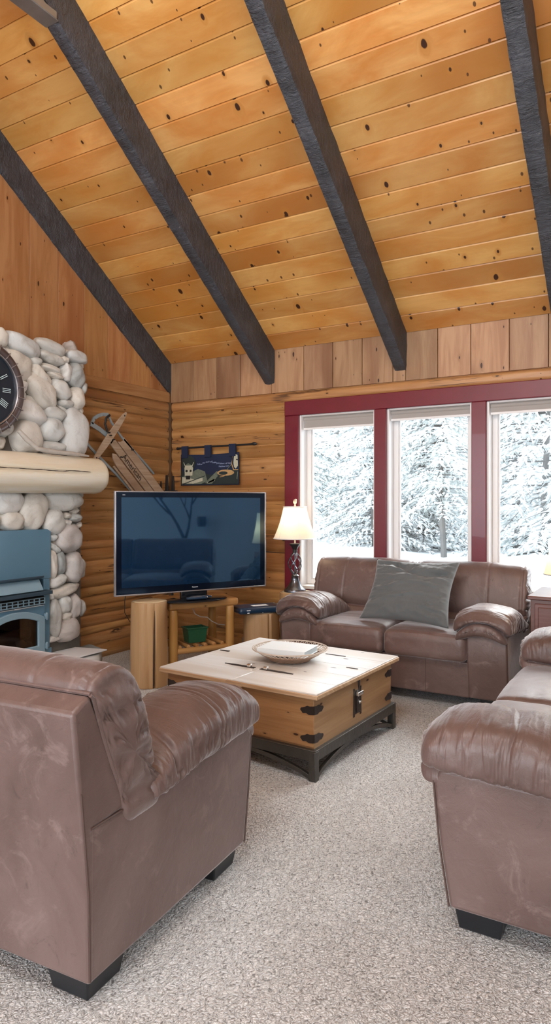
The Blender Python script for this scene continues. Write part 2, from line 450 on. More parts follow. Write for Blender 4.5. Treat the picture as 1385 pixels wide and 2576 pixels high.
def build_each(mb, name, mat, parent=None, **kw):
    '''every loose piece of mb becomes an object of its own'''
    par = list(range(len(mb.v)))
    def find(a):
        while par[a] != a: par[a] = par[par[a]]; a = par[a]
        return a
    for f in mb.f:
        for q in f[1:]: par[find(q)] = find(f[0])
    groups = {}
    for i, f in enumerate(mb.f): groups.setdefault(find(f[0]), []).append(f)
    out = []
    for fs in groups.values():
        idx = {}; nb = MB()
        for f in fs:
            for q in f:
                if q not in idx: idx[q] = len(nb.v); nb.v.append(mb.v[q]); nb.r.append(mb.r[q])
            nb.f.append([idx[q] for q in f]); nb.m.append(0)
        out.append(nb.build(name, mat, parent, **kw))
    return out

def thing(name, label, cat, loc=(0, 0, 0), rz=0, group=None):
    o = bpy.data.objects.new(name, None); C.objects.link(o); o.empty_display_size = .1
    o.location = loc; o.rotation_euler = (0, 0, rz)
    return tag(o, label, cat, group)
def tag(o, label, cat, group=None):
    o['label'] = label; o['category'] = cat
    if group: o['group'] = group
    return o
def struct(o, label=None):
    o['kind'] = 'structure'
    if label: o['label'] = label
    return o
def place(o, loc, rz=0):
    o.location = loc; o.rotation_euler = (0, 0, rz); return o
def text_mesh(name, body, size, mat, parent, Mx, extrude=.0008, align='CENTER', shear=0):
    cu = bpy.data.curves.new(name, 'FONT'); cu.body = body; cu.size = size; cu.extrude = extrude
    cu.align_x = align; cu.align_y = 'CENTER'; cu.shear = shear; cu.resolution_u = 4
    tmp = bpy.data.objects.new(name + '_tmp', cu); C.objects.link(tmp)
    bpy.context.view_layer.update()
    dg = bpy.context.evaluated_depsgraph_get()
    me = bpy.data.meshes.new_from_object(tmp.evaluated_get(dg)); me.name = name
    bpy.data.objects.remove(tmp); me.transform(Mx); me.materials.clear(); me.materials.append(mat)
    o = bpy.data.objects.new(name, me); C.objects.link(o); o.parent = parent
    return o

# ------------------------------------------------------------------ room
W = 5.81          # inner face of the window wall
L = -4.75         # inner face of the fireplace wall
E = 1.70          # right wall
S0 = -4.6         # open end of the room behind the viewer
PIT = .70         # roof slope
EZ = 3.02         # ceiling height at the window wall
RY = .55          # ridge line
RZ = EZ + PIT * (W - RY)
def cz(y): return EZ + PIT * (W - y) if y > RY else RZ - PIT * (RY - y)

m = MB(); m.b2((L - .3, S0, -.12), (E + .3, W + .3, 0)); struct(m.build('floor', M['carpet'], smooth=False))

# sloped plank ceiling: V-grooved boards running along the window wall
def slope_boards(name, ys, x0, x1):
    mb = MB(); k = math.hypot(1, PIT)
    for i in range(len(ys) - 1):
        ya, yb = ys[i], ys[i + 1]
        sgn = 1 if ya > RY else -1
        g = .0065; dp = .014; ga = .0016 * sgn
        # butt joints: each course is split in a few boards
        xs = [x0, x1]
        for xa, xb in zip(xs, xs[1:]):
            prof = []
            for yy, dz in ((ya - .0016, dp), (ya - g, 0), (yb + g, 0), (yb + .0016, dp), (yb + .0016, .03), (ya - .0016, .03)):
                prof.append((yy, cz(yy) + dz))
            mb.prism(prof, 0, xa + .0006, xb - .0006, rnd=random.random())
    return mb
ys = [W, 5.647]
while ys[-1] > RY + .16: ys.append(ys[-1] - .1553)
ys.append(RY)
struct(slope_boards('c', ys, L - .1, E + .1).build('ceiling', M['ceiling'], angle=20))
ys = [RY]
while ys[-1] > S0 + .16: ys.append(ys[-1] - .1553)
struct(slope_boards('c', ys, L - .1, E + .1).build('ceiling', M['ceiling'], angle=20))
# roof deck above the boards
m = MB()
m.prism([(W + .4, EZ - .28 + .06 + .02), (RY, RZ + .05), (S0, cz(S0) + .05), (S0, cz(S0) + .2), (RY, RZ + .22), (W + .4, EZ - .1)], 0, L - .3, E + .3)
struct(m.build('ceiling', M['soil'], smooth=False))

# half-log courses
def log_panel(axis, at, out, u0, u1, zs, back=.16, seed=0, bulge=.025):
    """axis 0: runs along x at y=at; axis 1: runs along y at x=at. out = +-1 direction of the room"""
    mb = MB(); nu = max(2, int((u1 - u0) / .09)); nz = 9
    for c, (za, zb) in enumerate(zip(zs, zs[1:])):
        rn = random.random(); sd = seed + za * 7
        def P(i, j):
            u = u0 + (u1 - u0) * i / nu
            t = j / (nz - 1)
            wa = .007 * mn.noise(Vector((u * 1.4, za * 9.1, seed))) if c > 0 else 0
            wb = .007 * mn.noise(Vector((u * 1.4, zb * 9.1, seed))) if c < len(zs) - 2 else 0
            z = (za + wa) + ((zb + wb) - (za + wa)) * t
            k = 1 - abs(2 * t - 1) ** 3.4
            dpt = bulge * (.86 + .2 * mn.noise(Vector((u * .8, za * 3.3, seed + 5)))) * k + .004 * mn.noise(Vector((u * 3, z * 9, seed)))
            q = at + out * (dpt - .030)
            return (u, q, z) if axis == 0 else (q, u, z)
        mb.grid(P, nu + 1, nz, rnd=rn)
    # backing body
    a, b = (at - out * .026, at - out * back)
    if axis == 0: mb.b2((u0, a, zs[0]), (u1, b, zs[-1]), rnd=.5)
    else: mb.b2((a, u0, zs[0]), (b, u1, zs[-1]), rnd=.5)
    return mb
zsN = [0, .14, .30, .47, .638, .796, 1.006, 1.184, 1.362, 1.51, 1.652, 1.804, 1.956, 2.085, 2.20, 2.305, 2.41, 2.495]
WX0, WX1 = -3.285, 1.19     # outer edges of the red window surround
WZ0, WZ1 = .60, 2.495
g = log_panel(0, W, -1, L, WX0 + .01, zsN, seed=1)
struct(g.build('wall_window', M['log'], angle=60))
g = log_panel(0, W, -1, WX0 + .01, WX1 - .01, [0, .14, .30, .47, WZ0 + .01], seed=2)
struct(g.build('wall_window', M['log'], angle=60))
g = log_panel(0, W, -1, WX1 - .01, E + .1, zsN, seed=3)
struct(g.build('wall_window', M['log'], angle=60))
g = log_panel(0, W, -1, L, E + .1, [2.495, 2.597], seed=4, bulge=.028)
struct(g.build('wall_window', M['log'], angle=60))
zsW = [0, .13, .25, .324, .428, .514, .605, .697, .802, .951, 1.06, 1.138, 1.306, 1.418, 1.53, 1.652, 1.804, 1.956, 2.085, 2.20, 2.305, 2.41, 2.495, 2.597]
g = log_panel(1, L, 1, -4.6, W, zsW, seed=9)
struct(g.build('wall_left', M['log_y'], angle=60))
# flat rail over the logs and upright boards above
m = MB(); m.b2((L - .12, -4.6, 2.597), (L - .004, W, 2.712))
struct(m.build('trim_1', M['log_y'], bevel=.004))
def upright(axis, at, out, cuts, z0, ztop):
    mb = MB()
    for a, b in zip(cuts, cuts[1:]):
        r_ = random.random(); g = .0045
        pts = [(a + .0012, .010), (a + g, 0), (b - g, 0), (b - .0012, .010)]
        back = .10
        vs = []; 
        for (u, dp) in pts + [(b, back), (a, back)]:
            q = at - out * dp
            for z in (z0, ztop(u)):
                vs.append((u, q, z) if axis == 0 else (q, u, z))
        n = 6; fs = [(2 * i, 2 * ((i + 1) % n), 2 * ((i + 1) % n) + 1, 2 * i + 1) for i in range(n)]
        fs += [[2 * i for i in range(n)][::-1], [2 * i + 1 for i in range(n)]]
        mb.add(vs, fs, rnd=r_)
    return mb
cuts = [L, -4.438, -4.13, -3.83, -3.46, -3.094, -2.782, -2.48, -2.18, -2.06, -1.768, -1.482, -1.165, -.86, -.55, -.24, .07, .38, .69, 1.0, 1.31, E + .1]
struct(upright(0, W, -1, cuts, 2.597, lambda u: EZ + .02).build('wall_window', M['board_n'], angle=20))
cuts = [-4.6 + .31 * k for k in range(27)] + [3.63, 3.942, 4.257, 4.573, 4.879, 5.19, 5.50, W]
cuts = sorted(c for c in set(round(c, 3) for c in cuts) if c <= 3.45 or c in (3.63, 3.942, 4.257, 4.573, 4.879, 5.19, 5.5, W))
struct(upright(1, L - .018, 1, cuts, 2.70, lambda u: cz(u) + .02).build('wall_left', M['board_w'], angle=20))
# right wall (painted, seen only in reflections)
m = MB(); m.prism([(W + .1, 0), (S0, 0), (S0, cz(S0)), (RY, RZ), (W + .1, EZ)], 0, E, E + .12)
struct(m.build('wall_right', M['wall_paint'], smooth=False))

# beams: dark rectangular timbers under the ceiling, parallel to the slope
def beam(xr, wdt, label, grp='dark roof beams', tie_y=None, straight=False):
    t = thing('ceiling_beam', label, 'beam', (xr - wdt / 2, W, EZ - .33), 0, None)
    mb = MB(); nx, nu = 9, 420
    y0 = .03; y1 = RY - W
    per = []
    hh = .335
    for k in range(5): per.append((-.5 + k / 4, 0))
    for k in range(1, 7): per.append((.5, k / 6))
    for k in range(1, 5): per.append((.5 - k / 4, 1))
    for k in range(1, 6): per.append((-.5, 1 - k / 6))
    n = len(per)
    def P(i, j):
        y = y0 + (y1 - y0) * j / (nu - 1)
        a, b = per[i]
        z = -PIT * y + b * hh
        x = a * wdt
        k = 0 if straight else 1
        w1 = mn.noise(Vector((y * 2.2, a * 1.3 + xr, b * 2)))
        w2 = mn.noise(Vector((y * 11, a * 3 + xr, b * 5 + 3)))
        edge = (abs(a) == .5 and b == 0)
        w3 = mn.noise(Vector((y * 24, a * 6 + xr, b * 9)))
        x += (a * 2) * (.005 * w1 + .004 * w2) * k - (a * 2 * .006 if edge else 0)
        if b < .5: z += (.006 * w1 + .005 * w2 + .0035 * w3) * k + (.006 + .004 * w2 if edge else 0)
        return (x, y, z)
    mb.grid(P, n, nu, wrapu=True)
    e0 = [i * nu for i in range(n)]; e1 = [i * nu + nu - 1 for i in range(n)]
    mb.f.append(e0[::-1]); mb.m.append(0); mb.f.append(e1); mb.m.append(0)
    mb.build('timber', M['beam'], t, angle=50)
    if tie_y:
        # level collar tie under the beam; its downward face painted paler for light
        yb = tie_y; zb = -PIT * yb
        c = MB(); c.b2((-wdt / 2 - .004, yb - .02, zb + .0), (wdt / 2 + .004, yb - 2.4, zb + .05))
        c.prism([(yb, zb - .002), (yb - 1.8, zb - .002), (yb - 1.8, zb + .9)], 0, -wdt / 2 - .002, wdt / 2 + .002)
        c.build('collar_tie', M['lit_tie'], t, bevel=.004)
    return t
beam(-4.738, .13, 'black stained beam tight against the left fireplace wall')
beam(-3.42, .118, 'black stained beam with underlit pale grey collar tie at its upper end', tie_y=3.06 - W)
beam(-2.048, .118, 'rough chipped black beam ending above the window posts')
beam(-.672, .125, 'rough-hewn black beam at the right, nearest the right edge')

# ------------------------------------------------------------------ windows
def red(name, a, b, parent=None):
    mb = MB(); mb.b2(a, b); return mb.build(name, M['trim'], parent, bevel=.006)
fy0, fy1 = W - .045, W + .02
n = 0
def trim(a, b):
    global n
    n += 1
    mb = MB(); mb.b2(a, b); return struct(mb.build('trim_%d' % (n + 1), M['trim'], bevel=.006))
HZ = 2.352   # underside of header
SZ = .69     # top of sill
trim((WX0, fy0, HZ), (WX1, fy1 + .1, WZ1))                 # header
trim((WX0, fy0, WZ0), (WX1, fy1 + .1, SZ - .02))           # apron
trim((WX0, fy0 + .004, WZ0), (WX0 + .158, fy1 + .1, HZ))
trim((WX1 - .158, fy0 + .004, WZ0), (WX1, fy1 + .1, HZ))
mull = [(-2.343, -2.227), (-1.465, -1.342), (-.585, -.462), (.295, .418)]
for a, b in mull:
    trim((a, fy0 - .005, SZ - .02), (b, fy1 + .13, HZ))
bays = [(WX0 + .158, -2.343), (-2.227, -1.465), (-1.342, -.585), (-.462, .295), (.418, WX1 - .158)]
blb = [2.212, 2.243, 2.243, 2.243, 2.243]
for i, (a, b) in enumerate(bays):
    t = bpy.data.objects.new('window_%d' % (i + 1), None); C.objects.link(t); t.location = (a, W, SZ); struct(t)
    w = b - a; h = HZ - SZ
    mb = MB()   # white jamb liner
    for p, q in (((0, -.02, .0115), (.018, .16, h)), ((w - .018, -.02, .0115), (w, .16, h)), ((.018, -.018, h - .012), (w - .018, .158, h)), ((-.0, -.05, -.02), (w, .162, .0115))):
        mb.b2(p, q)
    mb.build('window_jamb', M['vinyl'], t, bevel=.003)
    mb = MB()   # sash
    for p, q in (((.018, .10, .012), (.062, .155, h)), ((w - .062, .10, .012), (w - .018, .155, h)), ((.062, .101, h - .05), (w - .062, .154, h - .01)), ((.062, .101, .012), (w - .062, .154, .06))):
        mb.b2(p, q)
    for p, q in (((.062, .118, .06), (.074, .148, h - .05)), ((w - .074, .118, .06), (w - .062, .148, h - .05)), ((.074, .119, .06), (w - .074, .147, .072))):
        mb.b2(p, q)
    mb.build('window_sash', M['vinyl'], t, bevel=.004)
    mb = MB(); mb.b2((.062, .128, .06), (w - .062, .134, h - .05)); mb.build('window_glass', M['glass'], t, smooth=False)
    # roller blind
    side = ('far left pane, by the lamp', 'second pane from the left', 'third pane, above the loveseat corner', 'fourth pane from the left', 'last pane on the right')[i]
    bl = thing('roller_blind', 'beige roller blind pulled up at top of the ' + side, 'blind', (a, W, HZ), 0, 'roller blinds')
    mb = MB(); d = HZ - blb[i]
    mb.b2((.022, .028, -d + .012), (w - .022, .032, -.03)); mb.build('blind_cloth', M['blind'], bl, smooth=False)
    mb = MB(); mb.tube([(.02, .045, -.032), (w - .02, .045, -.032)], .026, 16); mb.build('roller_tube', M['blind'], bl)
    mb = MB(); mb.b2((.02, .022, -d), (w - .02, .038, -d + .02)); mb.build('bottom_rail', M['vinyl'], bl, bevel=.003)
    mb = MB(); mb.b2((.014, -.005, -.014), (w - .014, .06, -.001)); mb.build('head_rail', M['vinyl'], bl, bevel=.002)

m = MB(); m.b2((L - .034, W - .011, 0), (L + .013, W + .03, 2.6)); struct(m.build('trim_1', M['soil'], bevel=.004)); m = MB(); m.b2((L - .3, W - .05 + .076, 0), (L + .0, W + .2, 3.1)); m.b2((L - .3, W - .4, 0), (L - .027, W + .1, 3.1)); struct(m.build('wall_left', M['soil'], smooth=False))
# baseboard heater
t = thing('baseboard_heater', 'low grey baseboard heater along the log wall under the window', 'heater', (-3.0, W, 0))
mb = MB(); mb.prism([(-.09, .03), (-.09, .13), (-.055, .165), (-.035, .17), (-.035, .0), (-.06, .0)], 0, -.75, 2.9); mb.build('casing', M['heater'], t, bevel=.003)
mb = MB(); mb.b2((-.75, -.094, .06), (2.9, -.088, .08)); mb.build('louver', M['matt_black'], t)

# ------------------------------------------------------------------ fireplace
STONES = [(3.42,2.78,0.060,0.072,0),(3.63,2.76,0.166,0.080,-15),(3.55,2.59,0.151,0.112,-10),(3.75,2.65,0.060,0.036,0),(3.92,2.80,0.147,0.053,-10),(3.92,2.71,0.124,0.043,-12),(4.20,2.77,0.112,0.053,-5),(3.92,2.62,0.108,0.030,-8),(3.80,2.54,0.127,0.062,-40),(3.97,2.57,0.076,0.030,-5),(4.08,2.62,0.045,0.081,0),(4.19,2.61,0.081,0.102,0),(3.59,2.41,0.079,0.058,50),(3.81,2.42,0.174,0.101,-42),(4.02,2.46,0.107,0.075,-20),(4.20,2.41,0.077,0.095,0),(4.09,2.35,0.081,0.036,0),(3.67,2.24,0.189,0.095,-15),(3.95,2.25,0.115,0.057,-15),(3.92,2.11,0.121,0.098,0),(3.66,2.03,0.137,0.133,20),(3.44,2.09,0.091,0.078,0),(4.17,2.10,0.126,0.210,0),(3.94,1.97,0.140,0.045,0),(3.40,1.96,0.052,0.054,0),(4.05,2.72,0.045,0.033,0),(3.42,2.66,0.072,0.042,0),(3.50,1.51,0.139,0.094,10),(3.72,1.44,0.123,0.163,-15),(3.52,1.36,0.119,0.080,-10),(3.38,1.36,0.032,0.045,0),(3.87,1.57,0.040,0.024,0),(4.05,1.52,0.207,0.084,0),(3.93,1.34,0.121,0.102,0),(4.08,1.39,0.040,0.028,0),(4.18,1.37,0.068,0.035,0),(4.08,1.33,0.049,0.025,0),(3.92,1.21,0.054,0.036,0),(4.10,1.20,0.144,0.123,0),(3.94,1.12,0.069,0.033,-35),(3.92,0.99,0.048,0.119,0),(4.01,0.99,0.054,0.098,0),(4.16,0.94,0.090,0.130,0),(3.98,0.84,0.095,0.049,15),(4.05,0.75,0.170,0.049,8),(3.90,0.72,0.032,0.033,0),(3.94,0.54,0.068,0.161,0),(4.06,0.63,0.068,0.077,0),(4.17,0.60,0.063,0.109,0),(4.07,0.53,0.060,0.039,0),(4.09,0.41,0.124,0.098,0),(3.93,0.36,0.076,0.027,0)]
TONE = {5: .25, 11: .05, 41: .0, 35: .12, 42: .78, 38: .8, 48: .82, 50: .80, 13: .42, 2: .42, 8: .4, 20: .45, 22: .64, 1: .62, 4: .22, 6: .66, 3: .2, 32: .5}
FX = -4.50     # plane of the mortar face
FC = 3.42      # centre line of the chimney
t = thing('stone_fireplace', 'tall chimney breast of rounded white and grey river rocks', 'fireplace', (FX, FC, 0))
mb = MB()
mb.b2((L + .01 - FX, -.86, .2), (0, .86, .36)); mb.b2((L + .01 - FX, -.86, .36), (0, -.42, 1.24)); mb.b2((L + .01 - FX, .42, .36), (0, .86, 1.24))
mb.b2((L + .01 - FX, -.86, 1.24), (0, .86, 2.79)); mb.b2((L + .01 - FX, -.42, .36), (-.2, .42, 1.24))
mb.build('mortar_core', M['mortar'], t, bevel=.02)
def stone_at(mb, y, z, ry, rz, rot, rn, sd, depth=None, x=0):
    dpt = depth or min(.12, .05 + .5 * min(ry, rz))
    mb.ico((x + .005, y, z), (dpt, ry * 1.03, rz * 1.05), sd, .17, 4, 2.5, Matrix.Rotation(R(rot), 3, 'X'), 1.5, rnd=rn)
mb = MB(); placed = []
for i, (y, z, ry, rz, rot) in enumerate(STONES):
    rn = TONE.get(i, random.choice((.2, .38, .42, .55, .6, .64, .95, 1.0)) + random.uniform(-.03, .03))
    stone_at(mb, y - FC, z, ry, rz, rot, max(0, min(1, rn)), i)
    placed.append((y, z, max(ry, rz)))
# the half of the chimney towards the viewer's left, beyond the frame
for i, (y, z, ry, rz, rot) in enumerate(STONES):
    y2 = 2 * FC - y
    if y2 < 3.30:
        stone_at(mb, y2 - FC, z, ry, rz, -rot, random.random(), i + 80)
# small fillers
rs = random.Random(3)
for k in range(260):
    y = rs.uniform(2.62, 4.26); z = rs.choice((rs.uniform(.3, 1.62), rs.uniform(1.9, 2.8)))
    if .38 < z < 1.27 and 3.02 < y < 3.83: continue
    stone_at(mb, y - FC, z, rs.uniform(.025, .06), rs.uniform(.02, .045), rs.uniform(-40, 40), rs.random() * .5 + .05, k + 200, .035, -.012)
# stones wrapped round both ends
for side in (-1, 1):
    z = .28
    while z < 2.75:
        h_ = rs.uniform(.06, .12); x = L + .1 - FX
        while x < -.02:
            w_ = rs.uniform(.05, .09)
            mb.ico((x, side * (.86), z + h_), (w_ * 1.1, .05, h_ * 1.05), rs.random() * 50, .22, 3, 2.4, None, 1.5, rnd=rs.random())
            x += w_ * 1.9
        z += h_ * 1.95
mb.build('river_rock_facing', M['stone'], t, angle=180)
# mantel log
def log_mesh(mb, p0, p1, r0, r1, n=40, nl=40, seed=0, rough=.06, rnd=.4, capsub=3, round_end=.03, split=None):
    p0 = Vector(p0); p1 = Vector(p1); d = (p1 - p0); ln = d.length; d.normalize()
    a = d.orthogonal().normalized() if abs(d.z) > .9 else d.cross(Vector((0, 0, 1))).normalized(); b = a.cross(d)
    if abs(d.z) > .9: a = Vector((1, 0, 0)); b = Vector((0, 1, 0)) * (1 if d.z > 0 else -1)
    rings = []
    ts = [(0, .0), (0, .5), (0, 1 - round_end / r0 * .9), (round_end * .35 / ln, 1 - round_end * .3 / r0)] + [(.02 + .96 * k / nl, 1) for k in range(nl + 1)] + [(1 - round_end * .35 / ln, 1 - round_end * .3 / r0), (1, 1 - round_end / r0 * .9), (1, .5), (1, 0)]
    vs = []
    for tt, sc in ts:
        for j in range(n):
            th = 2 * PI * j / n
            rr = (r0 + (r1 - r0) * tt) * sc
            nz = mn.noise(Vector((math.cos(th) * 1.1, math.sin(th) * 1.1, tt * ln * 1.2 + seed)))
            nz2 = mn.noise(Vector((math.cos(th) * 4, math.sin(th) * 4, tt * ln * 2 + seed)))
            rr *= 1 + rough * nz + rough * .3 * nz2
            if split:
                dth = abs((th - split[0] + PI) % (2 * PI) - PI)
                if dth < split[1] and split[2] < tt < split[3]: rr *= 1 - split[4] * (1 - dth / split[1])
            vs.append(p0 + d * (tt * ln) + (a * math.cos(th) + b * math.sin(th)) * rr)
    k = len(ts); fs = []
    for i in range(k - 1):
        for j in range(n): fs.append((i * n + j, i * n + (j + 1) % n, (i + 1) * n + (j + 1) % n, (i + 1) * n + j))
    mb.add(vs, fs, rnd=rnd)
t = thing('mantel_shelf', 'thick pale peeled log mantel with a long split, across the stone chimney', 'mantel', (-4.36, FC, 1.735))
mb = MB(); log_mesh(mb, (0, -1.0, 0), (0, .93, 0), .165, .152, 56, 60, 4, .05, .4, round_end=.045)
for v in mb.v:     # weathered check along the face
    ang = math.atan2(v.z, v.x); zc = .02 + .012 * mn.noise(Vector((v.y * 5, 0, 1)))
    if v.x > .05 and v.y < .66:
        dz = v.z - zc; wv = .020 + .012 * mn.noise(Vector((v.y * 7, 2, 0)))
        if abs(dz) < wv: v.x -= .022 * (1 - abs(dz) / wv) * min(1, (.66 - v.y) * 4)
mb.build('mantel_log', M['mantel'], t, angle=50)
mb = MB()
rs = random.Random(5)
for k in range(5):
    y = -.55 + .24 * k; pts = []
    for q in range(9): pts.append((.158, y + q * .034, .024 + .016 * mn.noise(Vector((y + q * .09, 3, k)))))
    mb.tube(pts, [.001] + [.0022 + .002 * rs.random() for _ in range(7)] + [.001], 6)
mb.build('drying_crack', M['seam'], t)

# driftwood stick lying on the mantel
mb = MB(); pts = [(0, 3.46, 2.055), (.01, 3.53, 1.99), (.02, 3.62, 1.925), (.03, 3.74, 1.912), (.03, 3.86, 1.908), (.03, 3.98, 1.905), (.02, 4.10, 1.902), (.0, 4.18, 1.90)]
mb.tube(pts, [.016, .02, .018, .02, .017, .019, .012, .007], 12)
o = mb.build('driftwood_stick', M['driftwood']); o.location = (-4.31, 0, .0); tag(o, 'bent grey driftwood stick lying along top of the log mantel', 'branch')

# clock on the chimney
t = thing('wall_clock', 'large round clock with brown segmented rim hung on the river rocks', 'clock', (-4.35, 3.18, 2.35))
def ringx(mb, r, w, d, n=64, x=0, prof=8):
    vs = []; fs = []
    for i in range(n):
        a = 2 * PI * i / n
        for j in range(prof):
            b = 2 * PI * j / prof
            rr = r + w * math.cos(b); vs.append((x + d * math.sin(b), rr * math.cos(a), rr * math.sin(a)))
    for i in range(n):
        for j in range(prof): fs.append((i * prof + j, ((i + 1) % n) * prof + j, ((i + 1) % n) * prof + (j + 1) % prof, i * prof + (j + 1) % prof))
    mb.add(vs, fs)
mb = MB(); ringx(mb, .325, .034, .03, 72, 0, 12); mb.build('rim', M['clock_rim'], t)
mb = MB(); ringx(mb, .288, .008, .014, 72, .016); mb.build('inner_ring', M['clock_ring'], t)
mb = MB()
for k in range(24):
    a = 2 * PI * (k + .5) / 24
    mb.box((.012, .325 * math.cos(a), .325 * math.sin(a)), (.046, .066, .006), rot=Matrix.Rotation(a, 3, 'X'))
build_each(mb, 'rim_clasp', M['clock_ring'], t, bevel=.002)
mb = MB(); mb.tube([(-.012, 0, 0), (.006, 0, 0)], .29, 64); mb.build('dial', M['dial'], t)
mb = MB(); mb.tube([(.004, 0, 0), (.008, 0, 0)], .10, 48); mb.build('dial_centre', M['dial_light'], t)
nums = ['XII', 'I', 'II', 'III', 'IIII', 'V', 'VI', 'VII', 'VIII', 'IX', 'X', 'XI']
for k, s_ in enumerate(nums):
    a = PI / 2 - 2 * PI * k / 12
    # text faces +X; upright radially. Reading direction seen from the room: +y is right
    Rm = Matrix(((0, 0, 1, .009), (1, 0, 0, 0), (0, 1, 0, 0), (0, 0, 0, 1)))
    Mx = Rm @ Matrix.Rotation(a - PI / 2, 4, 'Z') @ Matrix.Translation((0, .195, 0)) @ Matrix.Diagonal((.75, 1.5, 1, 1))
    text_mesh('numeral', s_, .07, M['dial_light'], t, Mx, .001)
mb = MB(); mb.box((.014, .05, .05), (.003, .16, .012), rot=Matrix.Rotation(R(45), 3, 'X')); mb.box((.014, -.02, .08), (.003, .20, .009), rot=Matrix.Rotation(R(105), 3, 'X')); mb.build('hand', M['silver'], t)

# wood stove insert
SC = 3.50
t = thing('stove_insert', 'blue grey wood stove insert with arched glass door in the stone chimney', 'stove', (-4.42, SC, .28))
mb = MB()
mb.b2((-.075, -.37, .60), (0, .37, 1.005)); mb.b2((-.075, .30, .03), (-.004, .362, .60)); mb.b2((-.075, -.362, .03), (-.004, -.30, .60))
mb.build('surround_panel', M['stove'], t, bevel=.004)
mb = MB(); mb.prism([(-.01, .60), (.045, .618), (.045, .632), (-.01, .625)], 1, -.30, .262); mb.build('upper_hood', M['stove_dark'], t, bevel=.002)
mb = MB(); mb.prism([(0, .60), (.05, .525), (.05, .515), (-.01, .51), (-.01, .60)], 1, -.30, .25); mb.build('heat_shield', M['stove_light'], t, bevel=.002)
mb = MB(); mb.prism([(-.02, .465), (.075, .480), (.075, .508), (-.02, .512)], 1, -.33, .325); mb.build('lower_hood', M['stove_dark'], t, bevel=.003)
mb = MB(); mb.b2((-.02, -.285, .395), (.02, .285, .46)); mb.build('vent_chamber', M['soot'], t)
mb = MB()
for zz in (.405, .4285, .452): mb.b2((.02, -.285, zz - .003), (.03, .285, zz + .003))
for k in range(12): mb.b2((.019, -.285 + .0517 * k - .003, .40), (.029, -.285 + .0517 * k + .003, .455))
mb.build('vent_grille', M['stove_light'], t)
mb = MB(); mb.tube([(.04, -.28, .393), (.04, .26, .393)], .005, 8); mb.tube([(.04, -.02, .393), (.062, .02, .397)], .008, 10); mb.build('damper_rod', M['brass'], t)
# cast door with arched opening
def arch_ring(mb, ow, oz0, oz1, oarch, iw, iz0, iz1, iarch, x0, x1, n=24):
    def outl(w, z0, z1, ar):
        p = [(-w, z0), (-w, z1)]
        for k in range(1, n): 
            y = -w + 2 * w * k / n; p.append((y, z1 + ar * (1 - (y / w) ** 2)))
        return p + [(w, z1), (w, z0)]
    A = outl(ow, oz0, oz1, oarch); B = outl(iw, iz0, iz1, iarch); k = len(A)
    vs = [(x0, *p) for p in A] + [(x0, *p) for p in B] + [(x1, *p) for p in A] + [(x1, *p) for p in B]
    fs = []
    for i in range(k):
        j = (i + 1) % k
        fs += [(2 * k + i, 2 * k + j, 3 * k + j, 3 * k + i), (i, j, k + j, k + i), (i, j, 2 * k + j, 2 * k + i), (k + i, k + j, 3 * k + j, 3 * k + i)]
    mb.add(vs, fs)
mb = MB(); arch_ring(mb, .29, -.02, .39, 0.0, .268, .02, .30, .055, .0, .02); mb.build('door_surround', M['stove'], t, bevel=.003)
d = MB(); arch_ring(d, .275, .005, .295, .075, .208, .075, .27, .045, .02, .045); dr = d.build('door', M['stove_light'], t, bevel=.006)
mb = MB(); 
for zz in (.06, .30):
    mb.b2((.02, .275, zz - .022), (.052, .298, zz + .022)); mb.tube([(.04, .292, zz - .03), (.04, .292, zz + .03)], .009, 10)
[h_.name for h_ in build_each(mb, 'hinge', M['stove_light'], dr, bevel=.003)]
mb = MB(); mb.tube([(.05, -.26, .12), (.075, -.262, .16), (.078, -.262, .24)], .01, 10); mb.build('handle', M['brass'], dr)
mb = MB(); mb.b2((.024, -.21, .07), (.028, .21, .318)); mb.build('door_glass', M['stove_glass'], dr, smooth=False)
mb = MB(); mb.b2((-.26, -.24, -.02), (-.24, .24, .36)); mb.b2((-.26, -.26, -.02), (.015, -.24, .36)); mb.b2((-.26, .24, -.02), (.015, .26, .36)); mb.b2((-.26, -.26, .34), (.0, .26, .37)); mb.build('firebox', M['soot'], t)
mb = MB(); mb.b2((-.24, -.24, -.02), (.012, .24, .05))
for k in range(6): mb.b2((-.238, -.235 + .08 * k, .05), (-.215, -.235 + .08 * k + .076, .17))
mb.build('firebrick_lining', M['firebrick'], t, bevel=.003)
mb = MB(); mb.b2((-.004, -.37, -.07), (.01, .37, .03)); mb.build('ash_lip', M['stove'], t, bevel=.003)
mb = MB(); log_mesh(mb, (-.10, -.2, .19), (-.06, .19, .215), .045, .05, 14, 14, 3, .25, .5, round_end=.01)
o = mb.build('firewood_log', M['bark']); o.location = (-4.42, SC, .24); tag(o, 'split firewood log lying behind the stove door glass', 'firewood')

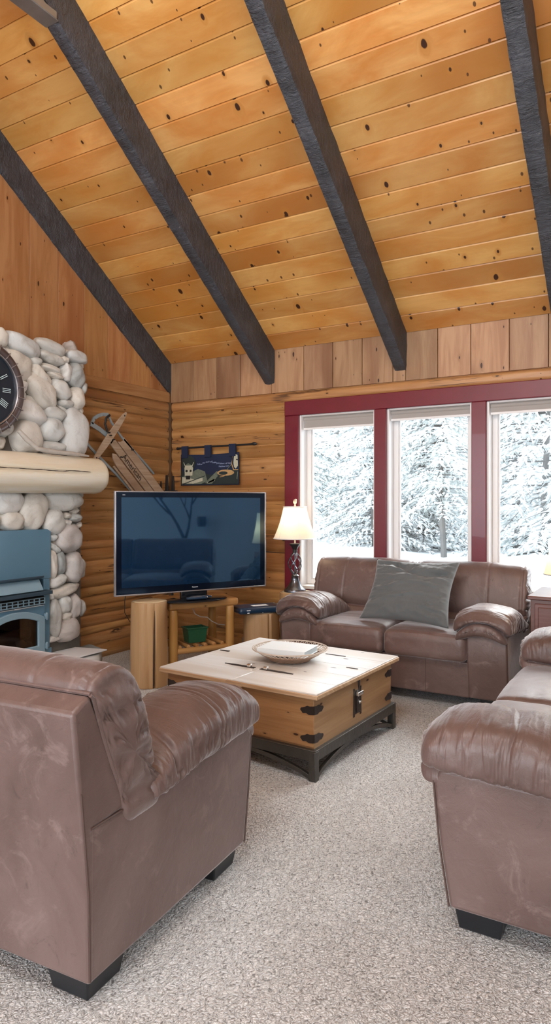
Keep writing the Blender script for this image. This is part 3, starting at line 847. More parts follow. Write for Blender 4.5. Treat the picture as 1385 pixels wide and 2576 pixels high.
# hearth of flat stones
t = thing('stone_hearth', 'raised hearth of flat pale flagstones below the stove', 'hearth', (-4.35, 3.5, 0))
def slab(name, pts, z0, z1, mat, par, seed=0, rn=.3):
    mb = MB(); n = len(pts); P = []
    for k in range(n * 5):
        i = k // 5; f = (k % 5) / 5; a = Vector(pts[i]); b = Vector(pts[(i + 1) % n]); q = a.lerp(b, f)
        c = sum((Vector(p) for p in pts), Vector((0, 0))) / n
        q = c + (q - c) * (1 + .05 * mn.noise(Vector((k * .7, seed, 0)))); P.append(q)
    c = sum((Vector(p) for p in pts), Vector((0, 0))) / n
    rings = [(z0, .93), (z0 + (z1 - z0) * .4, 1.0), (z0 + (z1 - z0) * .8, .99), (z1, .93), (z1 + .004, .6), (z1 + .006, 0.01)]
    m_ = len(P); vs = []
    for z, s_ in rings:
        for k, q in enumerate(P):
            w = c + (q - c) * s_; vs.append((w.x, w.y, z + .012 * mn.noise(Vector((w.x * 6, w.y * 6, seed)))))
    fs = [(i * m_ + k, i * m_ + (k + 1) % m_, (i + 1) * m_ + (k + 1) % m_, (i + 1) * m_ + k) for i in range(len(rings) - 1) for k in range(m_)]
    fs.append(list(range(m_))[::-1]); mb.add(vs, fs, rnd=rn)
    return mb.build(name, mat, par, angle=60)
mb = MB(); mb.b2((-.38, -1.05, 0), (.08, .72, .13)); mb.build('hearth_base', M['mortar'], t, bevel=.02)
slab('flagstone', [(-.30, .28), (.20, .36), (.23, .62), (.10, .78), (-.22, .76)], .10, .215, M['hearth'], t, 1)
slab('flagstone', [(-.36, .70), (-.12, .72), (-.10, .98), (-.30, 1.02)], .06, .19, M['hearth_dark'], t, 2)
slab('flagstone', [(-.12, -.25), (.20, -.2), (.22, .34), (-.10, .30)], .10, .20, M['hearth_dark'], t, 3)
slab('flagstone', [(-.12, -.9), (.18, -.86), (.20, -.24), (-.10, -.28)], .10, .205, M['hearth'], t, 4)
mb = MB(); mb.prism([(-.17, -.18), (.15, -.20), (.21, .20), (-.10, .17)], 2, 0, .012)
o = mb.build('paper_sheet', M['paper'], bevel=.002); place(o, (-4.36, 4.04, .232), .15); tag(o, 'flat white sheet lying on the corner flagstone of the hearth', 'paper')

# ------------------------------------------------------------------ sled leaning behind the mantel
# the sled stands against the left wall; local frame: u along slats (pointing down-right), v across, w out of the wall
t = thing('wooden_sled', 'old wooden sled with pale steel runners leaning against the log wall', 'sled', (-4.62, 4.679, 2.157))
ua = math.atan2(-(2.157 - 1.63), 5.284 - 4.679)        # direction of the slats in the (y,z) plane
U = Vector((0, math.cos(ua), math.sin(ua))); V = Vector((0, -math.sin(ua), math.cos(ua))); Wn = Vector((1, 0, 0))
def SP(u, v, w=0): return U * u + V * v + Wn * w
def sled_slat(u0, u1, v, wd, w=0, tip=0, th=.014):
    mb = MB(); pts = []
    out = [(u0 + tip, -wd / 2), (u1, -wd / 2), (u1, wd / 2), (u0, wd / 2 if tip >= 0 else wd / 2)]
    if tip: out = [(u0 + tip, -wd / 2), (u1, -wd / 2), (u1, wd / 2), (u0 + tip * .3, wd / 2), (u0, wd * .2), (u0 + tip * .3, -wd * .2)]
    vs = [SP(a, v + b, w) for a, b in out] + [SP(a, v + b, w + th) for a, b in out]; n_ = len(out)
    fs = [list(range(n_))[::-1], list(range(n_, 2 * n_))] + [(i, (i + 1) % n_, (i + 1) % n_ + n_, i + n_) for i in range(n_)]
    mb.add(vs, fs); return mb.build('slat', M['sled_wood'], t, bevel=.002)
cs = sled_slat(.03, 1.04, 0, .078, .012)
sled_slat(.21, 1.04, .098, .095, .012, -.05)
sled_slat(.19, 1.04, -.098, .085, .012, .12)
sled_slat(.28, 1.04, -.165, .02, .012)
Mt = Matrix((( 0, 0, 1, 0), (U.y, V.y, 0, 0), (U.z, V.z, 0, 0), (0, 0, 0, 1)))
text_mesh('slat_lettering', 'American', .088, M['seam'], cs, Matrix.Translation(SP(.47, 0, .028)) @ Mt, .0008)
mb = MB()   # steering bar
def barpt(s_):
    a = Vector((0, 4.50 - 4.679, 1.880 - 2.157)); b = Vector((0, 4.93 - 4.679, 2.378 - 2.157)); return a.lerp(b, s_)
dv = (barpt(1) - barpt(0)).normalized(); pv = Vector((0, -dv.z, dv.y))
pts = []
for s_ in [k / 16 for k in range(17)]:
    pts.append((s_, .029 * (math.sin(PI * min(1, max(0, s_))) ** .55) + .008))
vs = []; 
for w_ in (.034, .05):
    for s_, hw in pts: vs.append(barpt(s_) + pv * hw + Wn * w_)
    for s_, hw in pts[::-1]: vs.append(barpt(s_) - pv * hw + Wn * w_)
n_ = len(vs) // 2
fs = [list(range(n_))[::-1], list(range(n_, 2 * n_))] + [(i, (i + 1) % n_, (i + 1) % n_ + n_, i + n_) for i in range(n_)]
mb.add(vs, fs); mb.build('steering_bar', M['sled_wood'], t, bevel=.002)
mb = MB()   # steel strap, hoop and runners
def yz(y, z, x=.02): return Vector((x, y - 4.679, z - 2.157))
def strap(mb, pts, w=.012, th=.004):
    for a, b in zip(pts, pts[1:]):
        d_ = (b - a); ln = d_.length + .004; ang = math.atan2(d_.z, d_.y)
        mb.box((a + b) / 2, (th * 3, ln, w * 2), rot=Matrix.Rotation(ang, 3, 'X'))
strap(mb, [yz(4.49, 2.225), yz(4.60, 2.185), yz(4.69, 2.14), yz(4.76, 2.08)], .022)
strap(mb, [yz(4.50, 2.23), yz(4.53, 2.28), yz(4.58, 2.31), yz(4.64, 2.33), yz(4.71, 2.335)], .016)
strap(mb, [yz(4.71, 2.335), yz(4.75, 2.27), yz(4.82, 2.20), yz(4.90, 2.13), yz(5.02, 2.045), yz(5.20, 1.92), yz(5.36, 1.80)], .010)
strap(mb, [yz(4.44, 2.07, 0), yz(4.50, 2.01, 0), yz(4.60, 1.94, 0), yz(4.70, 1.87, 0), yz(4.86, 1.76, 0), yz(5.1, 1.58, 0)], .012)
mb.build('steel_runner', M['sled_steel'], t, bevel=.001)
mb = MB(); mb.tube([yz(4.72, 2.33, .03), yz(4.67, 2.30, .035), yz(4.655, 2.24, .035), yz(4.685, 2.17, .035)], .011, 8); mb.tube([yz(4.88, 2.075, .0), yz(4.97, 2.065, .0)], .007, 6); build_each(mb, 'steering_rope', M['matt_black'], t)
mb = MB()
for p in (barpt(.93), barpt(.07), yz(4.68, 2.16), yz(4.70, 2.135), yz(4.74, 2.10), yz(4.84, 1.94), yz(5.0, 2.02)): mb.tube([p + Wn * .03, p + Wn * .055], .007, 8)
build_each(mb, 'rivet', M['matt_black'], t)

# black pronged stand behind the television
t = thing('iron_pronged_stand', 'black iron stand with three prongs in the corner behind the television', 'stand', (-4.55, 5.60, 0))
mb = MB(); mb.b2((-.08, -.08, 0), (.08, .08, .02)); mb.tube([(0, 0, .02), (0, 0, 1.62)], .012, 10); mb.build('base', M['matt_black'], t, bevel=.003)
mb = MB(); mb.b2((-.17, -.012, 1.60), (.06, .012, 1.63)); mb.build('crossbar', M['matt_black'], t, bevel=.002)
for x_, w_, h_ in ((-.155, .008, 1.73), (-.075, .020, 1.795), (.01, .016, 1.785)):
    mb = MB(); mb.add([(x_ - w_, -.012, 1.6), (x_ + w_, -.012, 1.6), (x_ + w_, .012, 1.6), (x_ - w_, .012, 1.6), (x_ - w_ * .6, -.008, h_), (x_ + w_ * .6, -.008, h_), (x_ + w_ * .6, .008, h_), (x_ - w_ * .6, .008, h_)], [(0, 3, 2, 1), (4, 5, 6, 7), (0, 1, 5, 4), (1, 2, 6, 5), (2, 3, 7, 6), (3, 0, 4, 7)])
    mb.build('prong', M['matt_black'], t, bevel=.002)

# ------------------------------------------------------------------ woven wall hanging
t = thing('wall_hanging', 'navy tapestry with campsite scene hung from black rod on log wall', 'tapestry', (-4.19, W - .03, 1.85))
# local x right, z up; -y is towards the room
def flat(mb, poly, y0, y1, **kw):
    vs = [(p[0], y0, p[1]) for p in poly] + [(p[0], y1, p[1]) for p in poly]; n_ = len(poly)
    mb.add(vs, [list(range(n_))[::-1], list(range(n_, 2 * n_))] + [(i, (i + 1) % n_, (i + 1) % n_ + n_, i + n_) for i in range(n_)], **kw)
mb = MB(); mb.tube([(-.41, -.02, .235), (-.36, -.02, .238), (.48, -.02, .242), (.56, -.02, .245)], [.014, .010, .010, .014], 10)
mb.ico((-.415, -.02, .235), (.02, .014, .016), 1, .1, 2); mb.ico((.56, -.02, .245), (.035, .014, .018), 1, .1, 2)
mb.build('hanging_rod', M['matt_black'], t)
mb = MB()
nx, nz = 40, 16
def P(i, j):
    x = -.375 + .75 * i / nx; z = -.165 + .335 * j / nz
    z += -.012 * math.sin(PI * i / nx) * (j / nz)
    return (x, -.012 - .004 * math.sin(x * 17), z)
mb.grid(P, nx + 1, nz + 1); cl = mb.build('cloth', M['navy'], t, angle=180)
so = cl.modifiers.new('solid', 'SOLIDIFY'); so.thickness = .006
for x_ in (-.315, -.01, .30):
    mb = MB(); flat(mb, [(x_ - .04, .13), (x_ + .04, .13), (x_ + .04, .256), (x_ - .04, .256)], -.036, -.010); mb.build('hanging_tab', M['navy'], t, bevel=.002)
def blob(cx, cz_, rx, rz_, n_=22, sd=0, wob=.15):
    return [(cx + rx * math.cos(2 * PI * k / n_) * (1 + wob * mn.noise(Vector((k * .9, sd, 0)))), cz_ + rz_ * math.sin(2 * PI * k / n_) * (1 + wob * mn.noise(Vector((k * .9, sd, 4))))) for k in range(n_)]
def pic(poly, mat, layer=0, name='woven_motif'):
    mb = MB(); flat(mb, poly, -.0225 - .0008 * layer, -.0235 - .0008 * layer); return mb.build(name, mat, cl, smooth=False)
pic([(p[0], max(-.155, p[1])) for p in blob(-.27, .07, .095, .085, 26, 1, .1)], M['night'], 0)
pic([(-.37, -.155), (.37, -.155), (.37, .0), (.25, -.01), (.12, -.06), (-.02, -.05), (-.15, .0), (-.30, -.02), (-.37, .0)], M['night'], 1)
pic([(-.36, -.15), (-.1, -.15), (-.02, -.12), (-.05, -.02), (-.14, .01), (-.24, -.03), (-.33, -.06)], M['moss'], 2)
pic([(-.355, -.14), (-.20, -.145), (-.08, -.12), (-.08, -.085), (-.18, -.10), (-.30, -.08), (-.35, -.07)], M['bone'], 3)
pic([(-.34, -.155), (-.05, -.07), (-.05, -.062), (-.34, -.145)], M['night'], 4)
pic([(-.05, -.14), (.10, -.02), (.13, -.03), (.05, -.14)], M['moss'], 2)
pic([(-.02, -.145), (.08, -.12), (.07, -.10), (-.02, -.135)], M['bone'], 3)
# lantern
pic([(-.315, -.06), (-.215, -.06), (-.205, .02), (-.22, .05), (-.31, .05), (-.32, .02)], M['bone'], 4)
pic([(-.30, -.10), (-.245, -.10), (-.245, -.06), (-.30, -.06)], M['matt_black'], 5)
pic([(-.335, .085), (-.325, .08), (-.265, -.03), (-.275, -.035)], M['bone'], 5)
pic([(-.19, .085), (-.20, .08), (-.26, -.03), (-.25, -.035)], M['bone'], 5)
pic(blob(-.29, -.01, .016, .013, 12), M['matt_black'], 6); pic(blob(-.236, -.01, .014, .012, 12), M['matt_black'], 6)
pic([(-.31, .05), (-.22, .05), (-.27, .075)], M['moss'], 6)
# canoe
pic(blob(.215, -.038, .105, .032, 26, 3, .04), M['tan'], 4)
pic(blob(.185, -.042, .055, .018, 20, 3, .04), M['night'], 5)
pic([(.09, -.06), (.12, -.065), (.04, -.15), (-.03, -.15)], M['moss'], 3)
# tent poles and pale building at the edge
pic([(.30, .155), (.31, .155), (.285, .05), (.31, -.015), (.37, -.015), (.37, -.005), (.318, -.005), (.295, .05)], M['tan'], 4)
pic([(.322, .155), (.362, .14), (.368, .03), (.34, .0), (.32, .02), (.312, .06)], M['bone'], 5)
pic([(.345, .10), (.368, .095), (.368, .085), (.345, .09)], M['matt_black'], 6)
pic([(.285, .05), (.29, .045), (.23, -.015), (.225, -.01)], M['moss'], 5)
pic([(.14, -.085), (.20, -.075), (.20, -.068), (.14, -.078)], M['tan'], 5); pic([(.35, -.10), (.36, -.03), (.37, -.03), (.36, -.11)], M['moss'], 5)
TX = Matrix(((1, 0, 0, 0), (0, 0, -1, -.0285), (0, 1, 0, 0), (0, 0, 0, 1)))
words = ['Follow', 'me', 'and I will', 'make', 'you', 'fishers', 'of', 'men']
xs = [-.115, -.065, .005, .075, .118, .17, .222, .262]; zs_ = [.058, .072, .080, .072, .064, .058, .058, .060]
for w_, x_, z_ in zip(words, xs, zs_):
    text_mesh('woven_lettering', w_, .024, M['thread_blue'], cl, Matrix.Translation((x_, 0, z_)) @ TX, .0006, shear=.2)
text_mesh('woven_lettering', 'Matthew 4:19', .022, M['thread_blue'], cl, Matrix.Translation((.19, 0, .028)) @ TX, .0006, shear=.2)

# ------------------------------------------------------------------ television and its stand
ta = math.atan2(1.206, .668)          # direction of the screen in plan
tc = Vector((-3.505, 4.61, 0))
t = thing('television', 'large flat television with silver edge on small log table', 'television', tc, ta)
# local: x to the right along the screen, y away from the viewer (behind), z up
TW, TZ0, TZ1 = .69, .752, 1.592
mb = MB(); mb.b2((-TW, .0, TZ0), (TW, .03, TZ1)); mb.b2((-TW + .12, .03, TZ0 + .1), (TW - .12, .075, TZ1 - .14)); mb.build('housing', M['matt_black'], t, bevel=.006)
mb = MB()
for a_, b_ in (((-TW - .004, -.010, TZ0 - .004), (-TW + .008, .022, TZ1 + .004)), ((TW - .008, -.010, TZ0 - .004), (TW + .004, .022, TZ1 + .004)), ((-TW + .008, -.0098, TZ1 - .006), (TW - .008, .0218, TZ1 + .0038)), ((-TW + .008, -.0098, TZ0 - .0038), (TW - .008, .0218, TZ0 + .008))): mb.b2(a_, b_)
mb.build('silver_edge', M['tv_edge'], t, bevel=.003)
mb = MB(); mb.b2((-TW + .006, -.008, TZ0 + .006), (TW - .006, .004, TZ1 - .005)); mb.build('bezel', M['bezel'], t, bevel=.002)
mb = MB(); mb.b2((-TW + .05, -.0095, TZ0 + .062), (TW - .055, -.002, TZ1 - .047)); mb.build('screen', M['screen'], t, smooth=False)
text_mesh('maker_lettering', 'Panasonic', .014, M['sticker'], t, Matrix.Translation((0, -.0098, TZ0 + .034)) @ Matrix(((1, 0, 0, 0), (0, 0, -1, 0), (0, 1, 0, 0), (0, 0, 0, 1))), .0004)
text_mesh('maker_lettering', 'VIERA', .009, M['sticker'], t, Matrix.Translation((-TW + .07, -.0098, TZ1 - .028)) @ Matrix(((1, 0, 0, 0), (0, 0, -1, 0), (0, 1, 0, 0), (0, 0, 0, 1))), .0004)
mb = MB(); mb.b2((-.12, .0, .69), (.12, .04, .77)); mb.build('neck', M['black'], t, bevel=.006)
mb = MB(); mb.lathe([(.0, 0), (.98, 0), (1.0, .006), (.96, .014), (.2, .022), (0, .022)], (0, .0, .672), 48, .30, .15); mb.build('foot', M['black'], t, angle=50)
for k, (x0_, y0_, x1_, y1_) in enumerate(((-.12, -.11, .10, -.125), (-.06, -.06, .13, -.075))):
    rc = thing('remote_control', ('dark remote with silver tip on the television foot, nearer one' if k == 0 else 'dark remote with silver tip on the television foot, nearer the screen'), 'remote', Matrix.Translation(tc) @ Matrix.Rotation(ta, 4, 'Z') @ Vector((x0_, y0_, .699)), ta + math.atan2(y1_ - y0_, x1_ - x0_), 'remotes under the television')
    mb = MB(); mb.rbox((.09, 0, .008), (.09, .022, .009), .008, 4); mb.build('body', M['box_blue'], rc)
    mb = MB(); mb.rbox((.168, 0, .009), (.014, .020, .010), .008, 4); mb.b2((.02, -.006, .016), (.13, .006, .0195)); mb.build('silver_tip', M['silver'], rc)

# log table under the television
t = thing('log_table', 'small rustic log table holding up the television', 'table', Matrix.Translation(tc) @ Matrix.Rotation(ta, 4, 'Z') @ Vector((.05, .17, 0)), ta)
mb = MB()
def halfslab(mb, x0, x1, y0, y1, z0, z1, seed=0):
    mb.rbox(((x0 + x1) / 2, (y0 + y1) / 2, (z0 + z1) / 2), ((x1 - x0) / 2, (y1 - y0) / 2, (z1 - z0) / 2), .024, 26, disp=lambda p, nn: p + Vector((0, .008 * mn.noise(Vector((p.x * 7, seed, 0))), .005 * mn.noise(Vector((p.x * 6, p.y * 4, seed)))) ), rnd=.6)
halfslab(mb, -.28, .37, -.18, .26, .598, .668, 2); mb.build('table_top', M['peeled_x'], t)
for x_, y_ in ((-.235, -.15), (.295, -.15), (-.235, .2), (.29, .2)):
    mb = MB(); log_mesh(mb, (x_, y_, 0), (x_, y_, .60), .040, .036, 14, 12, x_ * 9 + y_, .14, .4, round_end=.006); mb.build('leg', M['peeled_z'], t, angle=60)
mb = MB(); log_mesh(mb, (-.22, -.15, .245), (.28, -.15, .245), .026, .024, 12, 10, 1, .1, .5, round_end=.006); log_mesh(mb, (-.22, .2, .245), (.28, .2, .245), .026, .024, 12, 10, 2, .1, .5, round_end=.006); build_each(mb, 'stretcher', M['peeled_x'], t, angle=60)
mb = MB()
for k in range(6):
    x_ = -.17 + .08 * k; log_mesh(mb, (x_, -.14, .272), (x_, .2, .272), .018, .016, 10, 6, k, .1, rs.random(), round_end=.005)
build_each(mb, 'shelf_pole', M['peeled_x'], t, angle=60)
# green tub on the shelf
t2 = thing('storage_tub', 'small dark green plastic tub on the shelf of the log table', 'tub', Matrix.Translation(tc) @ Matrix.Rotation(ta, 4, 'Z') @ Vector((.06, .13, .292)), ta)
mb = MB(); vs = []
for z_, a_ in ((0, .078), (.12, .092), (.12, .086), (.006, .072)):
    for sx, sy in ((-1, -1), (1, -1), (1, 1), (-1, 1)): vs.append((sx * a_, sy * a_ * .7, z_))
fs = [(0, 3, 2, 1)] + [(r_ * 4 + i, r_ * 4 + (i + 1) % 4, r_ * 4 + 4 + (i + 1) % 4, r_ * 4 + 4 + i) for r_ in range(3) for i in range(4)] + [(12, 13, 14, 15)]
mb.add(vs, fs); mb.build('tub_body', M['green'], t2, bevel=.005)
mb = MB()
for sx, sy, lx, ly in ((0, -1, .1, .006), (0, 1, .1, .006), (-1, 0, .006, .072), (1, 0, .006, .072)): mb.box((sx * .094, sy * .066, .124), (lx * 2, ly * 2, .012))
mb.build('tub_rim', M['green'], t2, bevel=.003)
# log stumps
def stump(loc, r_, h_, label, rz=0, crack=True, sd=0, group=None):
    t = thing('log_stump', label, 'stump', loc, rz, group)
    mb = MB(); log_mesh(mb, (0, 0, 0), (0, 0, h_), r_ * 1.03, r_, 56, 16, sd, .07, .35, round_end=.01)
    if crack:
        for v in mb.v:
            th = math.atan2(v.y, v.x)
            for c0, wd, dp in ((-.55, .045, .05), (-1.05, .03, .018), (-.9, .02, .01), (-1.9, .02, .008)):
                dth = abs((th - c0 - .04 * v.z + PI) % (2 * PI) - PI)
                if dth < wd and (v.x ** 2 + v.y ** 2) > (r_ * .5) ** 2: v.x *= 1 - dp / r_ * (1 - dth / wd); v.y *= 1 - dp / r_ * (1 - dth / wd)
    mb.build('log_body', M['peeled'], t, angle=40)
    mb = MB(); n_ = 48; rings = [0.02, .35, .7, .955]
    mb.lathe([(r_ * s_, h_ + (.0016 if s_ < .9 else .0008)) for s_ in rings][::-1] + [], (0, 0, 0), n_); mb.build('sawn_top', M['cut'], t, angle=180)
    return t
st1 = stump((-3.716, 4.277, 0), .148, .692, 'tall peeled log stump with a long crack, left of the log table', sd=2)
mb = MB(); 
mb.tube([(.1375 * math.cos(-.60 + .002 * k), .1375 * math.sin(-.60 + .002 * k) , .02 + .022 * k) for k in range(31)], .0042, 6); mb.build('drying_crack', M['seam'], st1)
stump((-3.25, 5.28, 0), .165, .505, 'short log stump behind the log table, under the dark set-top box', sd=6)
# set-top box
t = thing('set_top_box', 'dark blue set-top box with rounded corner on the short stump', 'box', (-3.245, 5.20, .508), ta - .12)
mb = MB(); mb.rbox((0, 0, .034), (.215, .125, .030), .028, 16); mb.build('case', M['box_blue'], t)
mb = MB(); mb.b2((-.06, -.05, .0638), (.09, .02, .0648)); mb.build('paper_label', M['sticker'], t, smooth=False)
mb = MB(); mb.b2((-.15, -.1262, .036), (-.115, -.1248, .044)); mb.b2((-.145, -.1262, .014), (-.125, -.1248, .022)); mb.b2((.13, -.1262, .020), (.18, -.1248, .027)); mb.b2((.0, -.1262, .012), (.005, -.1248, .018)); build_each(mb, 'front_marking', M['sticker'], t, smooth=False)
mb = MB(); mb.rbox((.206, 0, .036), (.014, .118, .026), .012, 6); mb.build('end_cap', M['sled_steel'], t)
for x_ in (-.12, .1):
    for y_ in (-.08, .08):
        mb = MB(); mb.tube([(x_, y_, 0), (x_, y_, .008)], .01, 8); mb.build('foot', M['matt_black'], t)
# cables
mb = MB(); mb.tube([(-3.83, 4.13, .80), (-3.86, 4.14, .70), (-3.87, 4.15, .60), (-3.86, 4.2, .52), (-3.84, 4.3, .46), (-3.86, 4.42, .40)], .003, 6)
tag(mb.build('power_cable', M['cable']), 'thin dark cable hanging from the television behind tall stump', 'cable')
mb = MB(); mb.tube([(-3.62, 4.72, .60), (-3.60, 4.74, .53), (-3.57, 4.78, .50), (-3.54, 4.84, .49), (-3.52, 4.88, .45), (-3.50, 4.95, .415), (-3.48, 5.02, .40)], .004, 6)
tag(mb.build('loose_cable', M['cable_w']), 'loose pale cable looping under the top of the log table', 'cable')

# ------------------------------------------------------------------ lamps and end table
stump((-3.01, 5.52, 0), .160, .672, 'pale log stump beside the loveseat, carrying the iron lamp', crack=False, sd=11)
t = thing('table_lamp', 'table lamp with twisted open iron stem and cream bell shade, switched on', 'lamp', (-3.02, 5.50, .675))
mb = MB(); mb.lathe([(0, 0), (.10, 0), (.102, .02), (.09, .03), (.062, .06), (.040, .10), (.032, .14), (.038, .15), (.030, .16), (.02, .165), (0, .165)], n=32); mb.build('base', M['lamp_iron'], t, angle=60)
mb = MB(); mb.lathe([(.082, .033), (.060, .063), (.04, .098)], (0, 0, .001), 32); 
mb = MB()
for k in range(5):
    a0 = 2 * PI * k / 5; pts = []
    for q in range(22):
        s_ = q / 21; rr = .012 + .052 * math.sin(PI * s_) ** .85; an = a0 + 2.2 * s_
        pts.append((rr * math.cos(an), rr * math.sin(an), .16 + .205 * s_))
    mb.tube(pts, .0052, 8)
mb.tube([(0, 0, .16), (0, 0, .37)], .006, 8); mb.build('twisted_stem', M['lamp_iron'], t)
mb = MB(); mb.lathe([(0, .36), (.020, .362), (.024, .385), (.020, .39), (.034, .42), (.048, .435), (.05, .445), (.02, .45), (0, .45)], n=28); mb.build('stem_cup', M['matt_black'], t, angle=60)
mb = MB(); mb.tube([(0, 0, .44), (0, 0, .52)], .007, 8); mb.build('socket', M['cream'], t)
mb = MB(); mb.tube([(0, 0, .52), (.045, 0, .56), (.055, 0, .64), (.03, 0, .74), (0, 0, .775), (-.03, 0, .74), (-.055, 0, .64), (-.045, 0, .56), (0, 0, .52)], .002, 6); mb.build('harp', M['brass'], t)
prof = [(.198, .495), (.186, .525), (.165, .575), (.145, .63), (.128, .69), (.115, .745), (.106, .785)]
mb = MB(); mb.lathe(prof, n=48); mb.f = [f for f in mb.f if len(f) < 10]; mb.m = [0] * len(mb.f); sh = mb.build('lamp_shade', M['shade'], t, angle=180)
mb = MB()
for r_, z_ in ((.199, .495), (.107, .787)):
    mb.tube([(r_ * math.cos(2 * PI * k / 40), r_ * math.sin(2 * PI * k / 40), z_) for k in range(40)], .005, 8, closed=True)
for k in range(6): mb.tube([((r_ + .001) * math.cos(k * PI / 3 - 1.9), (r_ + .001) * math.sin(k * PI / 3 - 1.9), z_) for r_, z_ in prof], .0014, 5)
mb.build('shade_trim', M['vinyl'], sh)
mb = MB(); mb.tube([(-.107, 0, .782), (.107, 0, .782)], .002, 5); mb.tube([(0, -.107, .782), (0, .107, .782)], .002, 5); mb.build('shade_spider', M['brass'], t)
mb = MB(); mb.lathe([(0, .78), (.008, .785), (.010, .80), (.006, .81), (.016, .825), (.018, .84), (.010, .855), (0, .862)], n=16); mb.ico((.009, 0, .85), (.011, .012, .012), 2, .2, 2); mb.build('finial', M['cream'], t)
mb = MB(); mb.ico((0, 0, .60), (.028, .028, .036), 0, 0, 3); bu = mb.build('light_bulb', M['sticker'], t)
bt = NT('lit_bulb'); bt.set(Emission_Color=(1, .78, .5), Emission_Strength=2.0); bu.data.materials.clear(); bu.data.materials.append(bt.m)
lt = bpy.data.lights.new('lamp_bulb_light', 'POINT'); lt.energy = 2.2; lt.color = (1, .74, .42); lt.shadow_soft_size = .05
lo = bpy.data.objects.new('lamp_bulb_light', lt); C.objects.link(lo); lo.location = (-3.02, 5.50, 1.36)

t = thing('end_table', 'reddish brown panelled cabinet table at the right, between the two sofas', 'side table', (-.45, 5.30, 0))
mb = MB(); mb.b2((-.45, -.20, .805), (.45, .42, .832)); mb.build('table_top', M['walnut'], t, bevel=.006)
mb = MB(); mb.b2((-.43, -.18, .06), (.43, .40, .805)); mb.build('carcass', M['walnut'], t, bevel=.003)
for x_ in (-.21, .21):
    mb = MB(); mb.b2((x_ - .19, -.198, .58), (x_ + .19, -.18, .78)); mb.b2((x_ - .165, -.206, .605), (x_ + .165, -.196, .755)); q = mb.build('drawer', M['walnut'], t, bevel=.005)
    mb = MB(); mb.ico((x_, -.218, .68), (.014, .012, .014), 0, 0, 2); mb.build('knob', M['brass'], q)
    mb = MB(); mb.b2((x_ - .19, -.198, .10), (x_ + .19, -.18, .56)); mb.b2((x_ - .15, -.206, .14), (x_ + .15, -.196, .52)); q = mb.build('door', M['walnut'], t, bevel=.005)
    mb = MB(); mb.ico((x_ + (.15 if x_ < 0 else -.15), -.218, .42), (.012, .012, .012), 0, 0, 2); mb.build('knob', M['brass'], q)
mb = MB(); mb.b2((-.41, -.16, 0), (.41, .38, .06)); mb.build('plinth', M['walnut'], t)
t = thing('table_lamp', 'small lamp with dark stem and white shade on brown end table, at right edge', 'lamp', (-.655, 5.22, .832))
mb = MB(); mb.lathe([(0, 0), (.062, 0), (.064, .012), (.04, .03), (.018, .06), (.014, .1), (.014, .2), (0, .2)], n=28); mb.build('base', M['matt_black'], t, angle=60)
prof = [(.150, .155), (.136, .21), (.118, .29), (.102, .38), (.090, .47), (.084, .54)]
mb = MB(); mb.lathe(prof, n=40); mb.f = [f for f in mb.f if len(f) < 10]; mb.m = [0] * len(mb.f); sh = mb.build('lamp_shade', M['shade'], t, angle=180)
mb = MB()
for r_, z_ in ((.151, .155), (.085, .541)): mb.tube([(r_ * math.cos(2 * PI * k / 40), r_ * math.sin(2 * PI * k / 40), z_) for k in range(40)], .0035, 8, closed=True)
mb.build('shade_trim', M['heater'], sh)

l2 = lt.copy(); l2.energy = 3.2; lo2 = bpy.data.objects.new('lamp_bulb_light', l2); C.objects.link(lo2); lo2.location = (-.655, 5.22, 1.16)

# ------------------------------------------------------------------ chest used as coffee table
CR = R(-3)
cc = Vector((-2.168, 3.790, 0))
t = thing('storage_chest', 'square honey pine trunk with lid whitened by window light on dark iron stand', 'coffee table', cc, CR)
HX, HY = .525, .51
mb = MB(); mb.b2((-HX, -HY, .165), (HX, -HY + .022, .45)); mb.b2((-HX, HY - .022, .165), (HX, HY, .45)); build_each(mb, 'side_board', M['chest'], t, bevel=.003)
mb = MB(); mb.b2((-HX - .001, -HY + .002, .165), (-HX + .022, HY - .002, .45)); mb.b2((HX - .022, -HY + .002, .165), (HX + .001, HY - .002, .45)); mb.b2((-HX, -HY, .165), (HX, HY, .18)); build_each(mb, 'end_board', M['chest_y'], t, bevel=.003)
# lid of several boards, split down the middle
mb = MB()
bo = [-.56, -.335, -.11, .115, .34, .56]
for i in range(5):
    mb.b2((-.563, bo[i] * .975 + .0006, .456), (-.0015, bo[i + 1] * .975 - .0006, .478), rnd=rs.random() * .5)
    mb.b2((.0015, bo[i] * .975 + .0006, .456), (.563, bo[i + 1] * .975 - .0006, .478), rnd=rs.random() * .5)
lid = mb.build('lid', M['lid'], t, bevel=.0025)
mb = MB()
for a_, b_ in (((-.567, -.552, .446), (.567, -.538, .470)), ((-.567, .538, .446), (.567, .552, .470)), ((-.569, -.55, .446), (-.555, .55, .470)), ((.555, -.55, .446), (.569, .55, .470))): mb.b2(a_, b_)
mb.b2((-.04, -.556, .444), (.075, -.54, .472)); mb.build('lid_moulding', M['lid_edge'], t, bevel=.004)
